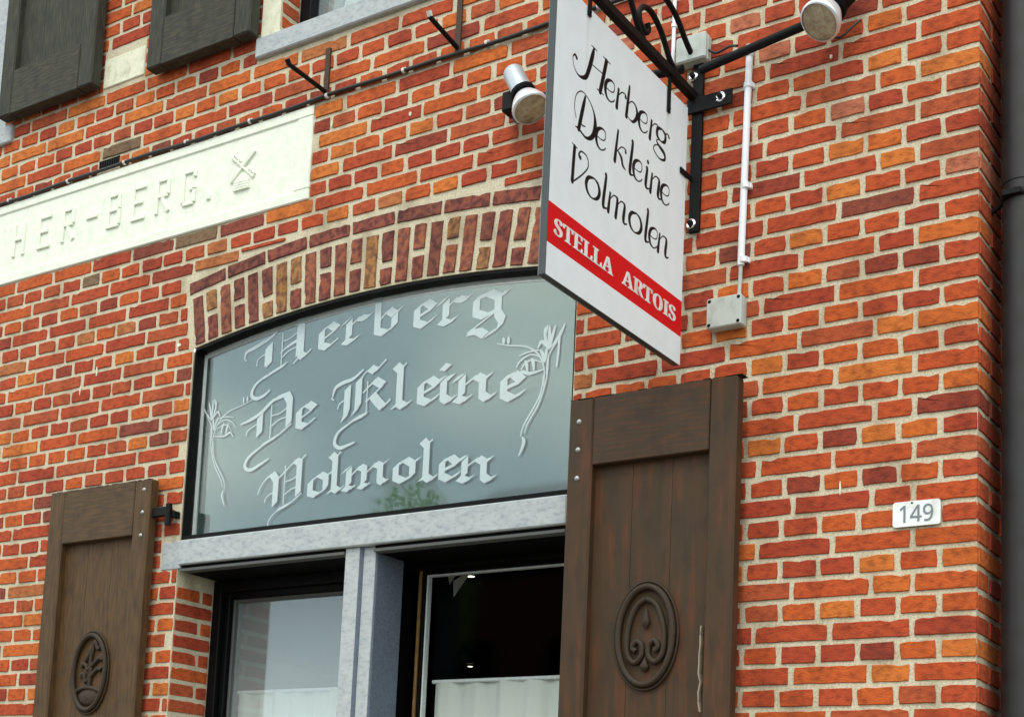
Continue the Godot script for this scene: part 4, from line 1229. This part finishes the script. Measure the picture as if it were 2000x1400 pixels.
func fittings() -> void:
	hanging_sign()
	sign_bracket()
	floodlight("left floodlight with a worn silver sleeve, pointing at the hidden side of the hanging sign", Vector3(-0.86, 0.07, 0.075), Vector3(-1.375, 0.06, 0.115), Vector3(0.58, -1.04, 0.1), Vector3(-1.485, 0.135, 0.06), M.brushed)
	floodlight("right floodlight on a black arm, its polished bowl tilted towards the sign's lettering", Vector3(-0.8, 0.05, 0.075), Vector3(-0.402, 0.05, 0.14), Vector3(-0.34, -0.89, 0.61), Vector3(-0.405, 0.105, 0.075), M.black)
	# grey boxes and white conduits
	var t := thing("junction_box", "pale grey square junction box under the long white conduit, right of the sign", "junction box", Vector3(-0.715, -0.745, 0.025))
	var st := new_st()
	bx(st, Vector3(-0.772, -0.746, 0.004), Vector3(-0.662, -0.656, 0.034), 0.004)
	obj("case", st, M.plastic, t)
	st = new_st()
	bx(st, Vector3(-0.7725, -0.7465, 0.0345), Vector3(-0.6615, -0.6555, 0.046), 0.004)
	var lid := obj("lid", st, M.plastic, t)
	for x in [-0.763, -0.671]:
		for y in [-0.737, -0.665]:
			st = new_st()
			lathe(st, [Vector2(0.0055, 0), Vector2(0.005, 0.0015), Vector2(0.0005, 0.0016)], Transform3D(Basis(Vector3(1, 0, 0), Vector3(0, 0, 1), Vector3(0, -1, 0)), Vector3(x, y, 0.0455)), 10)
			obj("screw", st, M.black, lid)
	t = thing("junction_box", "pale grey junction box above the sign bracket, behind the lamp arms", "junction box", Vector3(-0.85, 0.11, 0.03))
	st = new_st()
	bx(st, Vector3(-0.9, 0.108, 0.004), Vector3(-0.8, 0.192, 0.032), 0.005)
	obj("case", st, M.plastic, t)
	st = new_st()
	bx(st, Vector3(-0.9005, 0.1075, 0.0325), Vector3(-0.7995, 0.1925, 0.05), 0.005)
	obj("lid", st, M.plastic, t)
	st = new_st()
	tube(st, spline([Vector3(-0.8, 0.14, 0.025), Vector3(-0.77, 0.12, 0.03), Vector3(-0.72, 0.115, 0.05), Vector3(-0.68, 0.09, 0.08)], 6), 0.004, 8)
	obj("cable", st, M.cable, t)
	t = thing("conduit", "white conduit running down the bricks from the bracket to the lower box", "conduit", Vector3(-0.676, -0.656, 0.018))
	st = new_st()
	tube(st, [Vector3(-0.669, 0.085, 0.018), Vector3(-0.679, -0.56, 0.018)], 0.0105, 14)
	obj("pipe", st, M.conduit, t)
	st = new_st()
	tube(st, [Vector3(-0.669, 0.12, 0.018), Vector3(-0.669, 0.084, 0.018)], 0.0125, 14)
	tube(st, [Vector3(-0.679, -0.555, 0.018), Vector3(-0.68, -0.6, 0.018), Vector3(-0.682, -0.657, 0.018)], 0.006, 12)
	obj("coupling", st, M.plastic, t)
	for y in [-0.005, -0.318, -0.545]:
		st = new_st()
		tube(st, [Vector3(-0.67, y - 0.008, 0.018), Vector3(-0.67, y + 0.008, 0.018)], 0.0135, 14)
		bx(st, Vector3(-0.688, y - 0.008, 0.001), Vector3(-0.654, y + 0.008, 0.016), 0.002)
		obj("clip", st, M.conduit, t)
	t = thing("conduit", "thin white conduit coming down from above into the upper junction box", "conduit", Vector3(-0.925, 0.13, 0.016))
	st = new_st()
	tube(st, [Vector3(-0.925, 0.9, 0.016), Vector3(-0.925, 0.13, 0.016)], 0.0062, 12)
	obj("pipe", st, M.conduit, t)
	for y in [0.26, 0.5]:
		st = new_st()
		tube(st, [Vector3(-0.925, y - 0.006, 0.016), Vector3(-0.925, y + 0.006, 0.016)], 0.0085, 12)
		bx(st, Vector3(-0.936, y - 0.006, 0.001), Vector3(-0.914, y + 0.006, 0.014), 0.002)
		obj("clip", st, M.conduit, t)
	# the black cable along the wall above the tablet
	t = thing("wall_cable", "black cable clipped along the wall above the stone tablet", "cable", Vector3(-2.8, 0.4, 0.012))
	st = new_st()
	var q := []
	for i in 41:
		var x := -5.2 + (5.2 - 0.86) * i / 40.0
		q.append(Vector3(x, 0.409 + 0.003 * sin(x * 5.0) + 0.002 * sin(x * 13.0), 0.0135))
	tube(st, q, 0.0072, 8)
	obj("cord", st, M.cable, t)
	for x in [-4.116, -3.737, -3.397, -3.049, -2.711, -2.333, -1.983, -1.632, -1.2]:
		st = new_st()
		tube(st, [Vector3(x - 0.005, 0.41, 0.0135), Vector3(x + 0.005, 0.41, 0.0135)], 0.0098, 10)
		bx(st, Vector3(x - 0.005, 0.41, 0.001), Vector3(x + 0.005, 0.4245, 0.012), 0.002)
		obj("clip", st, M.clip, t)
	# two shelf brackets
	for k in 2:
		var x: float = [-2.345, -1.757][k]
		var out: float = [0.215, 0.175][k]
		t = thing("shelf_bracket", ["rusty wall bracket with a black stay, above the end of the tablet", "brown wall bracket with a black stay, nearer the hanging sign"][k], "bracket", Vector3(x, 0.42, 0.01), "empty brackets under the upper window")
		st = new_st()
		bx(st, Vector3(x - 0.011, 0.418, 0.004), Vector3(x + 0.011, [0.6, 0.655][k], 0.012), 0.001)
		obj("wall_strip", st, M.strap, t)
		st = new_st()
		tube(st, [Vector3(x, 0.43, 0.014), Vector3(x, [0.436, 0.457][k], out)], 0.0085, 8)
		obj("stay", st, M.iron, t)
		st = new_st()
		tube(st, [Vector3(x, [0.436, 0.457][k] + 0.002, out - 0.006), Vector3(x, [0.45, 0.474][k], out + 0.004)], 0.0095, 10)
		obj("tip", st, M.clip if k == 1 else M.iron, t)
	# the house number
	t = thing("house_number", "white enamel house number plate reading 149", "number plate", Vector3(-0.157, -1.38, 0.008))
	st = new_st()
	var pl := PackedVector2Array()
	for c in [[-0.1, -1.372, 0], [-0.1, -1.32, 1], [-0.212, -1.32, 2], [-0.212, -1.372, 3]]:
		for k in 5:
			var a: float = -PI / 2 + PI / 2 * c[2] + PI / 8 * k
			pl.append(Vector2(c[0], c[1]) + Vector2(cos(a), sin(a)) * 0.008)
	prism(st, pl, 0.006, 0.0105)
	obj("plate", st, M.plate, t)
	st = new_st()
	lathe(st, [Vector2(0.003, 0), Vector2(0.0026, 0.0012), Vector2(0.0003, 0.0015)], Transform3D(Basis(Vector3(1, 0, 0), Vector3(0, 0, 1), Vector3(0, -1, 0)), Vector3(-0.168, -1.317, 0.0104)), 10)
	obj("screw", st, M.black, t)
	var f := SystemFont.new()
	f.font_names = ["Droid Sans"]
	var tm := TextMesh.new()
	tm.text = "149"; tm.font = f; tm.font_size = 64; tm.pixel_size = 0.001; tm.depth = 0.002; tm.curve_step = 1.0
	var box := tm.get_aabb()
	var o := obj("digits", tm, M.digit, t)
	var sc := Vector3(0.09 / box.size.x, 0.046 / box.size.y, 1)
	o.transform = Transform3D(Basis.from_scale(sc), Vector3(-0.156, -1.346, 0.0112) - t.position - Vector3(box.get_center().x * sc.x, box.get_center().y * sc.y, 0))
	# the downpipe at the corner
	t = thing("drain_pipe", "grey zinc drain pipe beside the corner of the inn", "pipe", Vector3(0.089, GROUND, -0.1))
	st = new_st()
	tube(st, [Vector3(0.089, GROUND, -0.1), Vector3(0.089, -0.42, -0.1)], 0.051, 28)
	obj("lower_length", st, M.zinc, t)
	st = new_st()
	tube(st, [Vector3(0.089, -0.44, -0.1), Vector3(0.089, 2.4, -0.1)], 0.0535, 28)
	obj("upper_length", st, M.zinc, t)
	st = new_st()
	lathe(st, [Vector2(0.0545, -0.014), Vector2(0.0565, -0.013), Vector2(0.0565, 0.005), Vector2(0.0545, 0.006)], Transform3D(Basis(), Vector3(0.089, -0.475, -0.1)), 28)
	bx(st, Vector3(0.05, -0.488, -0.058), Vector3(0.1, -0.47, -0.036), 0.002)
	tube(st, [Vector3(0.04, -0.48, -0.1), Vector3(-0.002, -0.5, -0.11)], 0.006, 8)
	obj("clamp", st, M.iron, t)

func surroundings() -> void:
	var st := new_st()
	face(st, [Vector3(-60, GROUND, 3.2), Vector3(60, GROUND, 3.2), Vector3(60, GROUND, -30), Vector3(-60, GROUND, -30)])
	tag(obj("pavement", st, M.paving), "", "", "", "structure")
	st = new_st()
	face(st, [Vector3(-60, GROUND - 0.12, 60), Vector3(60, GROUND - 0.12, 60), Vector3(60, GROUND - 0.12, 3.1), Vector3(-60, GROUND - 0.12, 3.1)])
	face(st, [Vector3(-60, GROUND - 0.12, 3.2), Vector3(60, GROUND - 0.12, 3.2), Vector3(60, GROUND, 3.2), Vector3(-60, GROUND, 3.2)])
	tag(obj("road", st, M.asphalt), "", "", "", "structure")
	var t := thing("neighbouring_house", "dark brick side of the next house beyond the drain pipe", "building", Vector3(2.0, GROUND, -0.2))
	st = new_st()
	bx(st, Vector3(0.155, GROUND, -6.0), Vector3(5.0, 3.5, -0.13), 0.004)
	bx(st, Vector3(0.0, GROUND, -0.9), Vector3(0.1545, 3.5, -0.42), 0.002)
	obj("wall", st, M.far_brick, t)
	# across the street, mirrored in the panes
	t = thing("opposite_house", "low dark brick house across the street, mirrored in the lower panes", "building", Vector3(-8.2, GROUND, 14))
	st = new_st()
	bx(st, Vector3(-11.7, GROUND, 12.0), Vector3(-3.0, 1.75, 18.0), 0.01)
	obj("wall", st, M.far_brick, t)
	st = new_st()
	prism(st, PackedVector2Array([Vector2(-18.2, 1.74), Vector2(-11.8, 1.74), Vector2(-15.0, 3.3)]), -11.8, -2.9, Transform3D(Basis(Vector3(0, 0, -1), Vector3(0, 1, 0), Vector3(1, 0, 0)), Vector3.ZERO))
	obj("roof", st, M.roof, t)
	for x in [-10.6, -8.6, -6.6, -4.6]:
		st = new_st()
		bx(st, Vector3(x - 0.5, -0.9, 11.9), Vector3(x + 0.5, 0.7, 12.05), 0.01)
		obj("window", st, M.black, t)
	t = thing("street_tree", "small leafy green tree across the street, mirrored in the fanlight", "tree", Vector3(-9.1, GROUND, 9.2))
	st = new_st()
	tube(st, [Vector3(-9.1, GROUND, 9.2), Vector3(-9.08, -1.5, 9.2), Vector3(-9.1, 1.2, 9.2)], [0.12, 0.09, 0.03], 9)
	for i in 7: tube(st, [Vector3(-9.09, -0.6 + i * 0.25, 9.2), Vector3(-9.09 + cos(i * 2.4) * 0.5, 0.1 + i * 0.25, 9.2 + sin(i * 2.4) * 0.5)], [0.04, 0.01], 6)
	obj("trunk", st, M.bark, t)
	st = new_st()
	for i in 2600:
		var d := Vector3(rng.randfn(), rng.randfn(), rng.randfn()).normalized() * pow(rng.randf(), 0.45)
		var c := Vector3(-9.1 + d.x * 0.62, 0.75 + d.y * 1.3, 9.2 + d.z * 0.62)
		var a := Vector3(rng.randfn(), rng.randfn(), rng.randfn()).normalized() * 0.05
		var b := a.cross(Vector3(rng.randfn(), rng.randfn(), rng.randfn())).normalized() * 0.028
		face(st, [c - a, c + b, c + a, c - b])
	obj("crown", st, M.leaf, t)

func indoors() -> void:
	curtain("cafe_curtain", "white half curtain behind the left casement", -2.87, -2.07, -2.55, -1.708, -0.305, 70.0)
	curtain("cafe_curtain", "white half curtain behind the right casement beside the scrolled shutter", -1.95, -1.25, -2.55, -1.695, -0.312, 52.0)
	curtain("net_curtain", "grey curtain hanging inside the upper window", -2.5, -1.6, 0.78, 2.1, -0.24, 34.0)
	var t := thing("bunting", "two small pale pennants hung inside the top of the right casement", "bunting", Vector3(-2.0, -1.27, -0.5))
	var st := new_st()
	prism(st, PackedVector2Array([Vector2(-2.05, -1.312), Vector2(-2.035, -1.29), Vector2(-2.005, -1.262), Vector2(-2.062, -1.266)]), -0.5025, -0.5)
	obj("pennant", st, M.pennant, t)
	st = new_st()
	prism(st, PackedVector2Array([Vector2(-2.026, -1.36), Vector2(-1.965, -1.285), Vector2(-1.955, -1.268), Vector2(-2.03, -1.3)]), -0.4985, -0.496)
	obj("pennant", st, M.pennant, t)
	st = new_st()
	tube(st, [Vector3(-2.3, -1.255, -0.5), Vector3(-1.3, -1.262, -0.5)], 0.002, 6)
	obj("string", st, M.clip, t)
	for p in [Vector3(-4.615, -0.3745, -4.24), Vector3(-7.244, -0.3745, -8.0)]:
		var near: bool = p.z > -6.0
		var l := thing("ceiling_spot", "lit ceiling spot in the dark bar, " + ("the nearer one, beside the pennants" if near else "the farther one, just above the curtain"), "ceiling light", p, "lit spots in the bar ceiling")
		st = new_st()
		lathe(st, [Vector2(0.0005, -0.006), Vector2(0.024, -0.004), Vector2(0.026, 0.0)], Transform3D(Basis(), p), 18)
		obj("lamp_disc", st, M.glow, l)
		st = new_st()
		lathe(st, [Vector2(0.026, -0.003), Vector2(0.04, -0.005), Vector2(0.042, 0.004), Vector2(0.042, 0.02)], Transform3D(Basis(), p), 18)
		obj("trim", st, M.steel, l)
		var s := SpotLight3D.new()
		s.name = "spot_light"
		l.add_child(s)
		s.position = Vector3(0, -0.012, 0)
		s.rotation_degrees = Vector3(-90, 0, 0)
		s.spot_angle = 50.0
		s.spot_range = 8.0
		s.light_energy = 0.05
		s.light_size = 0.02
		s.light_color = Color(1.0, 0.9, 0.75)
		s.shadow_enabled = true

func _ready() -> void:
	rng.seed = 149
	set_view()
	materials()
	surroundings()
	inn()
	fittings()
	indoors()
